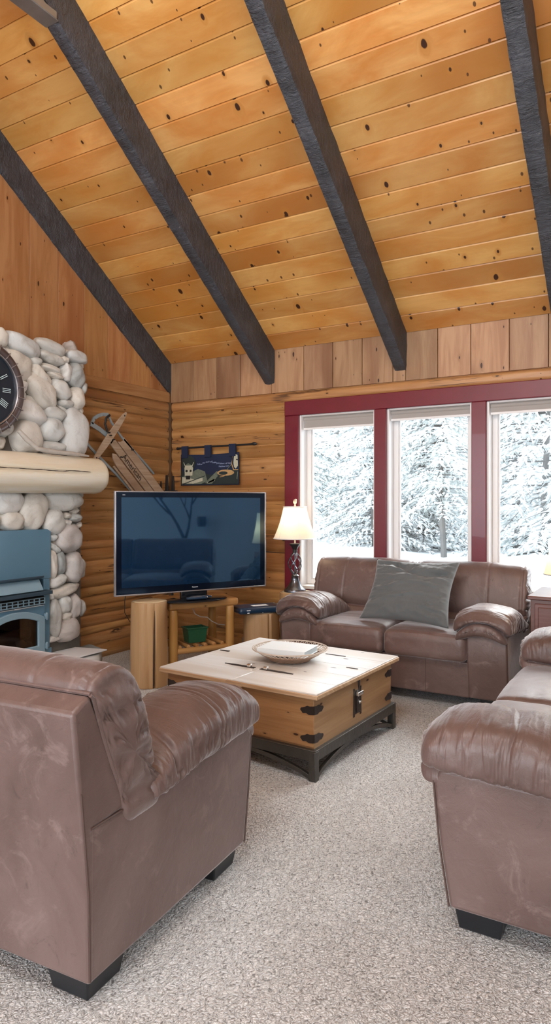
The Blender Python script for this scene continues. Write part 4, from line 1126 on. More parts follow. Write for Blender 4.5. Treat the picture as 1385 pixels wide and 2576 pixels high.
# strap latches on the lid
def lid_strap(x0, x1, y, knob, name='lid_strap', wd=.013, head=True):
    mb = MB(); n_ = 10; pts = []
    for k in range(n_ + 1):
        s_ = k / n_; w_ = wd * (.25 + .75 * min(1, (s_ if x1 > x0 else s_) * 3)) if head else wd * .5
        pts.append((x0 + (x1 - x0) * s_, w_))
    vs = [(x, y - w_, .478) for x, w_ in pts] + [(x, y + w_, .478) for x, w_ in pts[::-1]]
    k2 = len(vs); vs += [(v[0], v[1], .4815) for v in vs]
    mb.add(vs, [list(range(k2))[::-1], list(range(k2, 2 * k2))] + [(i, (i + 1) % k2, (i + 1) % k2 + k2, i + k2) for i in range(k2)])
    o = mb.build(name, M['iron'], t, smooth=False)
    if knob is not None:
        mb = MB(); mb.rbox((knob, y, .489), (.016, .012, .010), .007, 4); mb.build('strap_knob', M['silver'], o)
    return o
lid_strap(-.275, -.045, -.255, -.085); lid_strap(.235, .0, -.255, .04)
lid_strap(-.54, -.46, .03, None, wd=.010); lid_strap(.13, .28, .33, None, wd=.004); lid_strap(.42, .50, .07, None, wd=.004)
# leaf-shaped iron corner braces
def brace(cx, cy, sx, sy, z, L1=.085, L2=.10):
    def leaf(ln): return [(0, -.022), (ln * .35, -.026), (ln * .55, -.018), (ln * .8, -.022), (ln, -.004), (ln * .95, .006), (ln * .7, .012), (ln * .5, .022), (ln * .3, .020), (0, .024)]
    mb = MB()
    P1 = leaf(L1); n_ = len(P1)
    for axis_ in (0, 1):
        P_ = leaf(L1 if axis_ == 0 else L2)
        vs = []
        for th in (0.0, .004):
            for a_, b_ in P_:
                if axis_ == 0: vs.append((cx - sx * a_, cy + sy * th, z + b_))
                else: vs.append((cx + sx * th, cy - sy * a_, z + b_))
        mb.add(vs, [list(range(n_))[::-1], list(range(n_, 2 * n_))] + [(i, (i + 1) % n_, (i + 1) % n_ + n_, i + n_) for i in range(n_)])
    mb.build('corner_brace', M['iron'], t, smooth=False)
for sx in (-1, 1):
    for sy in (-1, 1):
        for z_ in (.375, .222): brace(sx * (HX + .001), sy * HY, sx, sy, z_)
# latch plate and hasp on the right end
mb = MB(); mb.prism([(-.055, -.10), (-.038, -.10), (-.038, -.085), (.035, -.085), (.035, -.10), (.052, -.10), (.048, .05), (.052, .07), (.034, .07), (.03, .055), (-.034, .055), (-.038, .07), (-.056, .07), (-.05, .05)], 0, HX, HX + .005)
for i in range(len(mb.v)): mb.v[i] = mb.v[i] + Vector((0, .01, .315))
lp = mb.build('latch_plate', M['iron'], t, bevel=.001)
mb = MB(); mb.b2((HX + .004, -.012, .24), (HX + .012, .026, .355)); mb.build('hasp', M['iron'], lp, bevel=.003)
mb = MB(); mb.tube([(HX + .012, .012, .46), (HX + .014, .008, .41), (HX + .016, .012, .365)], .007, 8); mb.build('hasp_strap', M['iron'], lp)
mb = MB(); mb.rbox((HX + .016, .010, .352), (.012, .034, .012), .004, 3); mb.rbox((HX + .014, .018, .296), (.006, .012, .007), .004, 3); build_each(mb, 'hasp_catch', M['silver'], lp)
# iron stand
st = MB(); bz0, bz1 = .108, .165
for a_, b_ in (((-.548, -.535, bz0), (.548, -.517, bz1)), ((-.548, .517, bz0), (.548, .535, bz1)), ((-.548, -.517, bz0), (-.530, .517, bz1)), ((.530, -.517, bz0), (.548, .517, bz1))): st.b2(a_, b_)
st.b2((-.55, -.537, bz1 - .004), (.55, -.49, bz1 + .003)); st.b2((-.55, .49, bz1 - .004), (.55, .537, bz1 + .003)); st.b2((-.55, -.49, bz1 - .004), (-.50, .49, bz1 + .003)); st.b2((.50, -.49, bz1 - .004), (.55, .49, bz1 + .003))
st.build('stand_rail', M['base_iron'], t, bevel=.002)
for sx in (-1, 1):
    for sy in (-1, 1):
        mb = MB(); x_, y_ = sx * .528, sy * .515
        mb.b2((x_ - .0215, y_ - .0215, 0), (x_ + .0215, y_ + .0215, bz1 - .006)); mb.build('leg', M['base_iron'], t, bevel=.003)
def arc_brace(p0, p1, name='arched_brace'):
    mb = MB(); p0 = Vector(p0); p1 = Vector(p1); pts = []
    n_ = 18; d_ = (p1 - p0).normalized(); side = Vector((-d_.y, d_.x, 0))
    top = []; 
    for k in range(n_ + 1):
        s_ = k / n_; z_ = .018 + .085 * math.sin(PI * s_) ** .8; top.append(p0.lerp(p1, s_) + Vector((0, 0, z_)))
    vs = []
    for q in top:
        for a_, b_ in ((-.011, -.012), (.011, -.012), (.011, .012), (-.011, .012)): vs.append(q + side * a_ + Vector((0, 0, b_)))
    fs = [(i * 4 + j, i * 4 + (j + 1) % 4, i * 4 + 4 + (j + 1) % 4, i * 4 + 4 + j) for i in range(n_) for j in range(4)] + [(3, 2, 1, 0), (n_ * 4, n_ * 4 + 1, n_ * 4 + 2, n_ * 4 + 3)]
    mb.add(vs, fs); mb.build(name, M['base_iron'], t, bevel=.001)
arc_brace((-.51, -.52, 0), (.51, -.52, 0)); arc_brace((-.51, .52, 0), (.51, .52, 0)); arc_brace((.532, -.50, 0), (.532, .50, 0)); arc_brace((-.532, -.50, 0), (-.532, .50, 0))

# basket with a book
bk = Vector((-2.142, 3.835, .479))
t = thing('wicker_basket', 'shallow round brown wicker basket on the chest lid', 'basket', bk)
def bowl_r(s_): return .128 + .115 * s_ ** 1.25
mb = MB()
for k in range(8):
    s_ = k / 7; r_ = bowl_r(s_ * .62); z_ = .008 + .040 * s_
    mb.tube([((r_ + .0025 * math.sin(28 * 2 * PI * q / 112 + k * PI)) * math.cos(2 * PI * q / 112), (r_ + .0025 * math.sin(28 * 2 * PI * q / 112 + k * PI)) * math.sin(2 * PI * q / 112), z_ + .0015 * math.sin(28 * 2 * PI * q / 112 + k * PI)) for q in range(112)], .0042, 6, closed=True)
mb.lathe([(0, .004), (.118, .004), (.126, .010), (0, .010)], n=40); mb.build('woven_bowl', M['basket'], t)
mb = MB()
for k in range(44):   # open criss-cross rim
    for sg in (-1, 1):
        a0 = 2 * PI * k / 44; pts = []
        for q in range(4):
            s_ = .62 + .38 * q / 3; an = a0 + sg * .14 * q / 3
            pts.append((bowl_r(s_) * math.cos(an), bowl_r(s_) * math.sin(an), .048 + .030 * (q / 3)))
        mb.tube(pts, .0022, 5)
mb.build('open_lattice', M['basket_pale'], t)
mb = MB(); mb.tube([(.243 * math.cos(2 * PI * q / 64), .243 * math.sin(2 * PI * q / 64), .079) for q in range(64)], .0045, 8, closed=True); mb.build('rim', M['basket_pale'], t)
t = thing('book', 'thick white book lying in the wicker basket', 'book', bk + Vector((-.005, -.02, .052)), R(6))
T_ = Matrix.Rotation(R(2), 3, 'Y')
mb = MB(); mb.b2((-.165, -.12, 0), (.165, .12, .003)); mb.b2((-.165, -.12, .036), (.165, .12, .040)); mb.b2((-.165, -.1215, 0), (.165, -.118, .040)); mb.build('cover', M['book_cover'], t, bevel=.0015)
mb = MB(); mb.b2((-.158, -.118, .003), (.158, .114, .036)); mb.build('pages', M['book_page'], t, smooth=False)

# ------------------------------------------------------------------ sofas
def ridge(v): return 1 - min(1, abs(mn.noise(v)) * 2.6)
def crease(v, w=.05):
    """1 in thin lines where the noise changes sign"""
    q = mn.noise(v) / w
    return math.exp(-q * q)
def smooth01(a, b, x):
    t = max(0, min(1, (x - a) / (b - a))); return t * t * (3 - 2 * t)
def arm_mesh(mb, xc, side, D, ys, sd):
    """padded roll on an arm; xc centre, side=+1 outer side at +x"""
    y0, y1 = .27, .94 + .06
    def top(y):
        k = [(.27, .59), (.33, .625), (.42, .69), (.52, .727), (.64, .747), (.76, .752), (.85, .746), (.92, .728), (.97, .70), (1.0, .67)]
        for (a, za), (b, zb) in zip(k, k[1:]):
            if y <= b: s_ = max(0, (y - a) / (b - a)); return za + (zb - za) * s_
        return k[-1][1]
    def bot(y): return .512 if y < .5 else .512 + .04 * min(1, (y - .5) / .45)
    NU, NY = 88, 150
    stations = []
    for s_ in (0, .5, .85): stations.append((y0, s_, -1))
    for k in range(NY):
        f = k / (NY - 1); y = y0 + .012 + (y1 - .05 - y0 - .012) * f; stations.append((y, 1, 0))
    for s_ in (.995, .98, .955, .92, .87, .81, .74, .66, .58, .5, .42, .34, .26, .18, .1, 0.001):
        y = y1 - .05 + .05 * math.sqrt(max(0, 1 - min(1, s_) ** 5)); stations.append((y, s_, 1))
    def P(i, j):
        y, s_, kind = stations[j]
        th = 2 * PI * i / NU
        zt, zb = top(min(y, .985)), bot(y)
        cz_ = zb + (zt - zb) * .36; hw = .205
        c_, q_ = math.cos(th), math.sin(th)
        ex = 2 / 2.6 if q_ > 0 else 2 / 3.6
        px = hw * (abs(c_) ** ex) * (1 if c_ > 0 else -1)
        pz = (abs(q_) ** ex) * ((zt - cz_) if q_ > 0 else -(cz_ - zb))
        nrm = Vector((c_, 0, q_))
        warp = .05 * math.cos(th) * side * .7 + .035 * mn.noise(Vector((th * .7, sd, y * 2.5)))
        u = y + warp
        w = ridge(Vector((u * 15, th * .6 + sd, sd))) ** 2 * .5 + ridge(Vector((u * 33, th * 1.0 + sd * 2, sd + 4))) ** 2 * .3
        cr = crease(Vector((u * 13, th * .9 + sd, sd + 2)), .045) + .8 * crease(Vector((u * 25, th * 1.3, sd + 12)), .05)
        mod = max(0, min(1, .55 + 1.1 * mn.noise(Vector((y * 3.2, th * .9, sd + 9)))))
        low_ = .4 + .6 * max(0, -q_ + .55)
        seam = math.exp(-((u - .70) / .005) ** 2) * .006 + math.exp(-((u - .725) / .004) ** 2) * .004 + math.exp(-((u - .43) / .009) ** 2) * .016 * (1 if kind == 0 else 0)
        nearseam = math.exp(-abs(u - .70) / .10)
        dsp = (w - .35) * .010 * (.4 + .8 * mod) - cr * .0065 * mod * low_ * (.6 + .8 * nearseam) + .010 * mn.noise(Vector((y * 5, math.cos(th) * 1.5, math.sin(th) * 1.5 + sd))) - seam
        if kind == 1: dsp *= .35
        x = px * s_ + nrm.x * dsp * s_; z = cz_ + pz * s_ + nrm.z * dsp * s_
        if kind == 1:
            xx = px * s_
            zz = z + .03 * (1 - s_)
            z = zz
            arch = .652 - .085 * (xx / .19) ** 2
            inn = smooth01(arch + .012, arch - .012, z)
            rad = ridge(Vector((math.atan2(z - .55, xx) * 7, .5, sd + 7))) ** 2
            y += .010 * rad * math.sin(PI * min(1, s_ * 1.02)) - .055 * inn
        return (xc + x, y * ys, z)
    mb.grid(P, NU, len(stations), wrapu=True)
    def P2(i, j):
        st_ = [(.30, .02), (.30, .8), (.4, 1), (.6, 1), (.8, 1), (.93, 1)] + [(.95 + .048 * math.sqrt(max(0, 1 - q ** 3)), q) for q in (.98, .93, .85, .75, .62, .48, .34, .2, .08, .001)]
        y, s_ = st_[j]; th = 2 * PI * i / NU; c_, q_ = math.cos(th), math.sin(th); ex = 2 / 2.6
        px = .182 * (abs(c_) ** ex) * (1 if c_ > 0 else -1) * (.6 + .4 * s_ if s_ > 0 else 0); pz = .050 * (abs(q_) ** ex) * (1 if q_ > 0 else -1)
        if s_ < .02: px *= .9
        arch = -.075 * (px / .18) ** 2
        rad = ridge(Vector((px * 34, 1.5 + pz * 8, sd + 3))) ** 2
        if y > .9: y += .010 * rad * (1 - s_) ** .3
        return (xc - side * .010 + px, y * ys, .598 + arch + pz * s_)
    mb.grid(P2, NU, 16, wrapu=True)

def sofa(name, label, cat, loc, rz, hw, nseat, ys=1.0, sd=0, seam_off=.30):
    t = thing(name, label, cat, loc, rz)
    D = .94; aw = .285
    L_ = M['leather']
    def Y(y): return y * ys
    # arm bodies
    for s_ in (-1, 1):
        prof = [(0, .085), (D - .055, .085), (D - .02, .30), (D + .005, .52), (D - .02, .565), (.5, .55), (.165, .543), (0, .543)]
        mb = MB(); xo = s_ * hw; xi = s_ * (hw - aw)
        mb.prism([(Y(a), b) for a, b in prof], 0, min(xo, xi), max(xo, xi))
        mb.build('arm_panel', L_, t, bevel=.014, seg=3)
        mb = MB(); arm_mesh(mb, s_ * (hw - .172), s_, D, ys, sd + s_ * 3.3 + 5)
        a_ = mb.build('arm_cushion', M['leather_arm'], t, angle=180)
        mb = MB()    # double row of top stitching over the arm
        mb2 = MB(); xx = s_ * (hw + .001)
        mb2.tube([(xx, Y(0.004), .543), (xx, Y(.165), .543)], .0035, 6); mb2.tube([(xx - s_ * .003, Y(.001), .095), (xx - s_ * .003, Y(-.004), .35), (xx - s_ * .003, Y(-.022), .543), (xx - s_ * .003, Y(-.034), .66)], .0035, 6)
        mb2.tube([(xx - s_ * .004, Y(D - .052), .09), (xx - s_ * .004, Y(D - .018), .30), (xx - s_ * .004, Y(D + .004), .52)], .004, 6)
        build_each(mb2, 'panel_seam', M['piping'], t)
        mb2 = MB(); pts = [(xx, Y(a), b) for a, b in ((-.0, .936), (.012, .925), (.045, .82), (.09, .70), (.13, .61), (.168, .545))]
        mb2.tube(pts, .006, 8); mb2.build('welt_piping', L_, t)
    # back frame
    mb = MB(); mb.prism([(Y(a), b) for a, b in ((-.004, .085), (-.008, .35), (-.068, .90), (.0, .937), (.168, .545), (.02, .54), (.02, .085))], 0, -hw + .0005, hw - .0005)
    mb.build('back_frame', L_, t, bevel=.012, seg=3)
    mb = MB(); mb.tube([(-hw, Y(.002), .940), (hw, Y(.002), .940)], .006, 8); mb.build('welt_piping', L_, t)
    # front rail
    mb = MB(); mb.b2((-hw + aw - .01, Y(.18), .085), (hw - aw + .01, Y(D - .045), .345)); mb.build('front_rail', L_, t, bevel=.012, seg=3)
    mb = MB()
    for k in range(nseat): 
        xs_ = -hw + aw + (2 * hw - 2 * aw) * (k + .5) / nseat; mb.tube([(xs_, Y(D - .044), .09), (xs_, Y(D - .044), .34)], .002, 5)
    mb.build('rail_seam', M['piping'], t)
    # seat cushions
    sw = (2 * hw - 2 * aw + .02) / nseat
    for k in range(nseat):
        cx = -hw + aw - .01 + sw * (k + .5); h_ = Vector((sw / 2 - .004, (.80 / 2), .095)); sk = k * 5 + sd
        def disp(p, nn):
            ux = p.x / h_.x; uy = p.y / h_.y
            crown = .030 * max(0, 1 - ux * ux) ** .6 * (1 - max(0, uy * uy - .2)) if nn.z > -.2 and p.z > 0 else 0
            p = p.copy(); p.z += crown + .004 * mn.noise(Vector((p.x * 6, p.y * 6, sk)))
            if nn.y > .6: 
                p.y += .010 * (1 - ux * ux); 
                # welt line under the top edge
                p.y -= .006 * math.exp(-((p.z - (.052 + .028 * (1 - ux * ux))) / .005) ** 2)
                p.y += .004 * (ridge(Vector((p.x * 26, p.z * 3, sk))) ** 2) * (1 if p.z < .06 else .4) * (abs(ux) ** 2)
            if nn.z > .5:
                p.z -= .004 * ridge(Vector((p.x * 3, p.y * 9, sk))) ** 3
            return p
        mb = MB(); mb.rbox((cx, .18 + h_.y, .345 + h_.z + .002), h_, .045, 26, disp)
        for i in range(len(mb.v)): mb.v[i].y *= ys
        mb.build('seat_cushion', L_, t, angle=180)
    # back cushions
    bw = (2 * hw + .03) / 2
    prof = [(.150, .505), (.125, .60), (.085, .71), (.045, .82), (.012, .915), (.008, .945), (.022, .972), (.060, .992), (.105, .998), (.150, .985), (.190, .955), (.220, .905), (.245, .84), (.266, .77), (.282, .71), (.292, .665), (.288, .630), (.284, .612), (.306, .600), (.330, .575), (.340, .545), (.336, .515), (.315, .492), (.27, .484), (.21, .486)]
    # smooth closed resample
    pv_ = [Vector(p) for p in prof]; n0 = len(pv_); ring = []
    for i in range(n0):
        a, b, c, d = pv_[i - 1], pv_[i], pv_[(i + 1) % n0], pv_[(i + 2) % n0]
        for f in (0, .25, .5, .75):
            ring.append(.5 * ((2 * b) + (c - a) * f + (2 * a - 5 * b + 4 * c - d) * f * f + (3 * b - a - 3 * c + d) * f ** 3))
    cen = Vector((.165, .72)); nr = len(ring)
    for k in range(2):
        x0 = -hw - .015 + bw * k; x1 = x0 + bw - .004; sgn = -1 if k == 0 else 1; sk = sd + k * 7.7
        stn = []
        NX = 90
        for s_ in (.001, .12, .25, .38, .5, .6, .7, .78, .84): stn.append((0, s_, 1))
        for q in (0.06, .25, .5, .8): stn.append((.030 * q, .86 + .14 * math.sqrt(1 - (1 - q) ** 2), 1))
        for q in range(NX + 1): stn.append((.034 + (x1 - x0 - .068) * q / NX, 1.0, 0))
        for q in (.8, .5, .25, .06): stn.append((x1 - x0 - .030 * q, .86 + .14 * math.sqrt(1 - (1 - q) ** 2), 2))
        for s_ in (.84, .78, .7, .6, .5, .38, .25, .12, .001): stn.append((x1 - x0, s_, 2))
        xs_seam = (x1 - x0) * (.5 + .5 * sgn) - sgn * seam_off
        def P(i, j):
            dx, s_, kind = stn[j]; p = ring[i]; q = cen + (p - cen) * s_
            nn = (p - cen).normalized()
            f = dx / (x1 - x0); puff = .014 * max(0, 4 * f * (1 - f)) ** .5
            dsp = puff + .006 * mn.noise(Vector((dx * 5, p.x * 6, p.y * 6 + sk)))
            top_ = 1 if p.y > .93 else 0
            # gathers near the ends, along the side seam
            endd = min(dx, (x1 - x0) - dx)
            gat = math.exp(-endd / .05)
            dsp += .011 * gat * (ridge(Vector((i / nr * 46, dx * 5, sk))) ** 2 - .4) - .006 * gat * crease(Vector((i / nr * 30, dx * 7, sk + 3)), .06)
            dsp -= .0035 * crease(Vector((dx * 5, i / nr * 11, sk + 8)), .03) * max(0, mn.noise(Vector((dx * 3, i / nr * 9, sk))) + .2)
            dsp -= .0075 * math.exp(-((dx - xs_seam) / .007) ** 2) * (1 if p.y > .63 else .3)
            dsp -= .012 * math.exp(-((endd - .04) / .008) ** 2) * (1 if kind == 0 else 0)
            if abs(dx - xs_seam) < .05: dsp += .004 * ridge(Vector((i / nr * 60, 1, sk))) ** 2 * math.exp(-abs(dx - xs_seam) / .02)
            x = x0 + dx
            if kind:
                dsp = 0 if s_ < .8 else dsp * .5
                bul = .018 * (1 - s_ ** 3) * (1 if s_ < 1 else 0)
                wr = ridge(Vector((q.y * 12, q.x * 2.0, sk + kind))) ** 2 * .018 + ridge(Vector((q.y * 27, q.x * 4, sk + kind))) ** 2 * .009 + crease(Vector((q.y * 10, q.x * 2.5, sk + kind + 5)), .05) * .010
                edge_ = min(1, (1 - s_) * 6) * min(1, s_ * 2.2)
                x += (-(bul) + wr * edge_) if kind == 1 else (bul - wr * edge_)
            q = q + nn * dsp * s_
            return (x, q.x * ys, q.y)
        mb = MB(); mb.grid(P, nr, len(stn), wrapu=True); mb.build('back_cushion', L_, t, angle=180)
        # stitched seam at the side
        xx = (x0 - .0 if k == 0 else x1 + .0)
    for sx in (-1, 1):
        for y_ in (.03, D - .225):
            mb = MB(); x_ = sx * (hw - .115); vs = []
            for z_, e_ in ((0, .072), (.088, .086)):
                for a_, b_ in ((-1, -1), (1, -1), (1, 1), (-1, 1)): vs.append((x_ + a_ * e_, Y(y_ + .078 + b_ * e_), z_))
            mb.add(vs, [(0, 3, 2, 1), (4, 5, 6, 7), (0, 1, 5, 4), (1, 2, 6, 5), (2, 3, 7, 6), (3, 0, 4, 7)])
            mb.build('foot', M['foot'], t, bevel=.006)
    return t
sofa('loveseat', 'brown leather loveseat below the window with a grey pillow on it', 'sofa', (-1.905, 5.765, 0), PI, .913, 2, .94, 1)
sofa('sofa', 'brown leather sofa at the right, its rolled arm nearest the viewer', 'sofa', (.215, 3.44, 0), PI / 2, 1.10, 2, 1.0, 3)
hwL = .915; az = R(4)
sofa('loveseat', 'brown leather loveseat seen from behind at the lower left', 'sofa', (-1.468 - hwL * math.cos(az), 1.43 - hwL * math.sin(az), 0), az, hwL, 2, 1.05, 8, .24)

# grey pillow
def pillow():
    bl, br, tl, tr = Vector((-2.165, 5.01, .575)), Vector((-1.425, 4.95, .57)), Vector((-2.15, 5.36, 1.025)), Vector((-1.45, 5.36, 1.03))
    org = (bl + br + tl + tr) / 4
    nrm = (br - bl).cross(tl - bl).normalized()
    if nrm.y > 0: nrm = -nrm
    N = 56; mb = MB()
    for sgn in (1, -1):
        def P(i, j):
            u, v = i / N, j / N
            uu, vv = u, v
            p = bl.lerp(br, uu).lerp(tl.lerp(tr, uu), vv)
            c = (p - org)
            # pinched sides
            ex = 1 - .06 * math.sin(PI * v) * 0
            a = 4 * u * (1 - u); b = 4 * v * (1 - v)
            th = .085 * (max(0, a) ** .5) * (max(0, b) ** .5)
            side = (u - .5) * -2 * .035 * math.sin(PI * v) ; up = (v - .5) * -2 * .03 * math.sin(PI * u)
            p = p + (br - bl).normalized() * side + (tl - bl).normalized() * up
            w = .016 * ridge(Vector((u * 1.8 + v * .8, v * 6, 3))) ** 2 + .009 * ridge(Vector((u * 5 - v * 2, v * 11, 7))) ** 2 - .010 * crease(Vector((u * 2.2 + v, v * 7, 9)), .06)
            e = .018 * ridge(Vector((u * 12, v * 3, 2))) ** 2 * (1 - b) + .018 * ridge(Vector((u * 3, v * 16, 5))) ** 2 * (1 - a)
            # slumped fold across the top
            fold = .06 * math.exp(-((v - (.93 - .22 * math.sin(PI * min(1, max(0, (u - .25) / .9))))) / .045) ** 2) * (1 if .05 < u < .95 else 0)
            k = min(1, 12 * u * (1 - u) * 1, 12 * v * (1 - v))
            return p + nrm * sgn * (th + ((w + e - fold * .6) * k if sgn > 0 else 0)) - org
        mb.grid(P, N + 1, N + 1)
    o = mb.build('throw_pillow', M['pillow'], angle=180)
    bm = bmesh.new(); bm.from_mesh(o.data); bmesh.ops.remove_doubles(bm, verts=bm.verts, dist=.0005); bmesh.ops.recalc_face_normals(bm, faces=bm.faces); bm.to_mesh(o.data); bm.free()
    o.location = org
    tag(o, 'large square grey pillow leaning on the loveseat back', 'pillow')
pillow()

# ------------------------------------------------------------------ right wall: dried branch (seen in the television)
t = thing('dried_branch', 'tall dark forked branch standing behind the right sofa', 'branch', (1.45, 3.95, 0))
rb = random.Random(12); mb = MB()
def limb(p, d, r_, ln, depth):
    pts = [Vector(p)]; d = Vector(d)
    for k in range(6):
        d = (d + Vector((0, rb.uniform(-.16, .16), rb.uniform(-.05, .14)))).normalized(); pts.append(pts[-1] + d * ln / 6)
    mb.tube(pts, [r_ * (1 - .1 * k) for k in range(7)], 8)
    if depth:
        for q in (3, 5, 6):
            s_ = rb.choice((-1, 1)); limb(pts[q], (0, d.y + s_ * rb.uniform(.5, 1.0), d.z + .2), r_ * .6, ln * .62, depth - 1)
limb((0, 0, .2), (0, .1, 1), .035, .75, 0); limb((0, .05, .9), (0, -.35, 1), .028, .9, 2); limb((0, .05, .9), (0, .4, 1), .024, .7, 2)
mb.build('bark_limbs', M['branch'], t)
mb = MB(); mb.lathe([(0, 0), (.12, 0), (.15, .12), (.11, .26), (.10, .26), (.13, .12), (0, .02)], n=24); mb.build('pot', M['matt_black'], t, angle=50)
mb = MB(); mb.lathe([(0, 0), (.06, 0), (.075, .06), (.07, .16), (0, .16)], n=24)
o = mb.build('wall_sconce', M['clock_rim'], angle=50); o.location = (1.60, 4.25, 1.12); tag(o, 'small dark round wall sconce on the pale right wall', 'sconce')

# ------------------------------------------------------------------ outdoors
def gz(x, y):
    z = .50 + .02 * (y - 12) + .16 * mn.noise(Vector((x * .35, y * .35, 2))) + .05 * mn.noise(Vector((x * 1.2, y * 1.2, 5)))
    z += .42 * math.exp(-((x + 5.6) / 1.1) ** 2 - ((y - 10.2) / 1.5) ** 2)        # bank outside the left pane
    z += .30 * math.exp(-((x + 1.6) / .9) ** 2 - ((y - 9.2) / 1.3) ** 2)          # bank at the right
    return z if y > 7 else .35 + (z - .35) * max(0, (y - 6.05) / .95)
mb = MB(); NX_, NY_ = 110, 90
mb.grid(lambda i, j: (-22 + 34 * i / NX_, 6.03 + 26 * (j / NY_) ** 1.5, gz(-22 + 34 * i / NX_, 6.03 + 26 * (j / NY_) ** 1.5)), NX_ + 1, NY_ + 1)
o = mb.build('snowy_ground', M['snow'], angle=180); o['kind'] = 'structure'; o['label'] = 'deep white snow outside the windows'

def conifer_meshes(seed, H=7.5, base=.8, spread=1.9, dens=1.0, nd='needles'):
    r = random.Random(seed)
    tr = MB(); pts = [(.04 * math.sin(k), .04 * math.cos(k * 1.3), -.3 + (H + .3) * k / 8) for k in range(9)]
    tr.tube(pts, [.062 * (1 - .1 * k) for k in range(9)], 8)
    fo = MB(); sn = MB(); br = MB()
    z = base
    while z < H * .97:
        f = (z - base) / (H - base); rad = spread * (1 - f) ** .7 * r.uniform(.8, 1.1) + .12
        nb = int((7 + 3 * (1 - f)) * dens)
        for b in range(nb):
            an = r.uniform(0, 2 * PI); ln = rad * r.uniform(.6, 1.1); droop = r.uniform(.10, .35)
            d = Vector((math.cos(an), math.sin(an), 0)); sd_ = Vector((-d.y, d.x, 0)); zz = z + r.uniform(-.15, .15)
            nseg = max(3, int(ln / .13)); P_ = []
            for k in range(nseg + 1):
                s_ = k / nseg; P_.append(Vector((0, 0, zz)) + d * ln * s_ + Vector((0, 0, .18 * s_ - (droop + .18) * s_ * s_ * ln)))
            br.tube([P_[0], P_[nseg // 2], P_[-1]], [.014, .009, .004], 4, caps=False)
            for k in range(1, nseg + 1):
                p = P_[k]; wd = .26 * (1 - .5 * k / nseg) * (.5 + ln * .35)
                for sg in (-1, 1):
                    tip = p + sd_ * sg * wd * r.uniform(.6, 1.2) + d * wd * .6 + Vector((0, 0, -r.uniform(.02, .12)))
                    # twig spray: three thin needles blades
                    mid = p.lerp(tip, .5)
                    for q in range(4):
                        a_ = p.lerp(tip, r.uniform(0, .7)); b_ = a_ + (tip - p).normalized() * r.uniform(.08, .16) + d * r.uniform(-.02, .07) + Vector((0, 0, r.uniform(-.09, .02)))
                        w_ = Vector((r.uniform(-1, 1), r.uniform(-1, 1), r.uniform(-1, 1))) * .016
                        fo.add([a_ - w_, a_ + w_, b_], [(0, 1, 2)])
                    for rep_ in range(2):
                        # snow pad lying on the spray
                        c_ = p.lerp(tip, r.uniform(.2, .8)) + Vector((0, 0, .02)); sx_, sy_, sz_ = r.uniform(.025, .085), r.uniform(.012, .032), r.uniform(.012, .028)
                        R_ = Matrix.Rotation(math.atan2((tip - p).y, (tip - p).x) + r.uniform(-.4, .4), 3, 'Z') @ Matrix.Rotation(r.uniform(0, .5), 3, 'Y')
                        vs = []
                        for q in range(6):
                            t_ = 2 * PI * q / 6; vs.append(c_ + R_ @ Vector((sx_ * math.cos(t_) * r.uniform(.8, 1.15), sy_ * math.sin(t_) * r.uniform(.8, 1.15), -sz_ * .3)))
                        vs.append(c_ + R_ @ Vector((r.uniform(-.2, .2) * sx_, 0, sz_))); vs.append(c_ + R_ @ Vector((0, 0, -sz_ * .6)))
                        sn.add(vs, [(q, (q + 1) % 6, 6) for q in range(6)] + [((q + 1) % 6, q, 7) for q in range(6)])
        z += r.uniform(.16, .26)
    return tr, br, fo, sn
def tree_proto(seed, **kw):
    t = thing('snowy_conifer', '', 'tree'); tr, br, fo, sn = conifer_meshes(seed, **kw)
    tr.build('trunk', M['trunk'], t); br.build('branches', M['trunk'], t)
    fo.build('needles', M[kw.get('nd', 'needles')], t, smooth=False); sn.build('snow_load', M['snow_clump'], t, angle=180)
    return t
protos = [tree_proto(1, H=5.2, base=.8, spread=1.35), tree_proto(2, H=4.7, base=.25, spread=1.55, nd='needles_b'), tree_proto(3, H=5.6, base=1.15, spread=1.05)]
def copy_tree(o):
    c = o.copy(); C.objects.link(c)
    for ch in o.children:
        d = ch.copy(); C.objects.link(d); d.parent = c
    return c
TREES = [  # x, y, scale, rot, proto, label
    (-7.35, 13.4, 1.0, .3, 0, 'dark-trunked snowy conifer in the left part of the first window pane'),
    (-6.25, 14.8, .95, 1.9, 1, 'bushy snow-covered conifer in the right part of the first pane'),
    (-5.35, 13.2, .85, 4.0, 1, 'low snowy conifer half hidden by the first red window post'),
    (-4.75, 14.6, 1.05, 2.2, 1, 'snow-laden conifer at the left side of the middle pane'),
    (-3.80, 12.8, 1.0, 5.0, 2, 'snowy conifer with bare dark lower trunk in centre of middle pane'),
    (-2.95, 15.4, 1.0, .9, 0, 'snowy conifer at the right side of the middle pane'),
    (-1.95, 12.9, 1.15, 3.1, 1, 'broad white conifer filling the right-hand pane'),
    (-.55, 12.2, 1.1, 1.2, 1, 'large snowy conifer at right edge of the photo'),
    (.9, 13.6, 1.1, 5.5, 0, 'snowy conifer outside, beyond the right edge of the photo'),
    (-8.2, 17.5, 1.25, 2.0, 1, 'distant pale conifer behind the trees of the first pane'),
    (-5.6, 18.0, 1.3, 4.4, 0, 'distant pale conifer behind the first red window post'),
    (-3.4, 18.5, 1.3, 1.4, 1, 'distant pale conifer behind the trees of the middle pane'),
    (-1.2, 17.8, 1.3, 3.6, 0, 'distant pale conifer behind the trees of the right-hand pane'),
]
used = set()
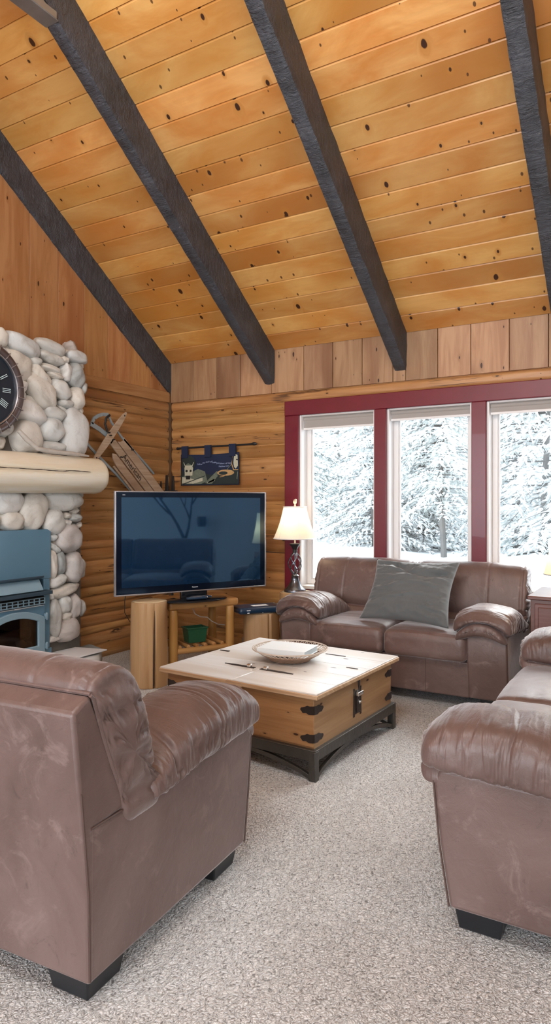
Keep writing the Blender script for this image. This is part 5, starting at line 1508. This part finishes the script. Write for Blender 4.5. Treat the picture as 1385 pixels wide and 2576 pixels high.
for x, y, s_, rz, p, lab in TREES:
    o = protos[p] if p not in used else copy_tree(protos[p]); used.add(p)
    o.location = (x, y, gz(x, y) - .08); o.rotation_euler = (0, 0, rz); o.scale = (s_, s_, s_)
    tag(o, lab, 'tree', 'snow-covered conifers outside the window')

# ------------------------------------------------------------------ light
wd = bpy.data.worlds.new('overcast_winter_sky'); bpy.context.scene.world = wd; wd.use_nodes = True
bg = wd.node_tree.nodes['Background']; bg.inputs[0].default_value = (.86, .93, 1.0, 1); bg.inputs[1].default_value = 4.6
def area(name, loc, target, sx, sy, power, col=(1, 1, 1)):
    l = bpy.data.lights.new(name, 'AREA'); l.shape = 'RECTANGLE'; l.size = sx; l.size_y = sy; l.energy = power; l.color = col
    o = bpy.data.objects.new(name, l); C.objects.link(o); o.location = loc
    o.rotation_euler = (Vector(target) - Vector(loc)).to_track_quat('-Z', 'Y').to_euler(); return o
area('ridge_fill_light', (-1.2, .2, 4.6), (-2.6, 4.2, 1.6), 2.2, 1.4, 80, (1, .97, .93))  # added soft fill, like a bounced flash; no fixture hangs here
area('rear_fill_light', (.3, -3.4, 2.4), (-2.6, 4.0, 2.0), 3.6, 2.4, 60, (.97, .98, 1))  # added fill from behind the viewer; no window stands there

sn_ = bpy.data.lights.new('veiled_winter_sun', 'SUN'); sn_.energy = 7.5; sn_.angle = R(42); sn_.color = (1, .98, .96)
so_ = bpy.data.objects.new('veiled_winter_sun', sn_); C.objects.link(so_); so_.rotation_euler = Vector((-.25, -1, -.80)).to_track_quat('-Z', 'Y').to_euler()
# ------------------------------------------------------------------ camera
cam = bpy.data.cameras.new('camera'); co = bpy.data.objects.new('camera', cam); C.objects.link(co)
co.location = (0, 0, 1.5); co.rotation_euler = (PI / 2, 0, R(30.418))
cam.sensor_fit = 'VERTICAL'; cam.sensor_height = 24.0; cam.lens = 1699.0 / 2576 * 24.0
cam.shift_y = -(1288 - 1265) / 2576; cam.clip_end = 200
sc = bpy.context.scene; sc.camera = co
sc.view_settings.view_transform = 'Standard'; sc.view_settings.look = 'None'; sc.view_settings.gamma = 1; sc.view_settings.exposure = .46
sc.view_settings.use_curve_mapping = False
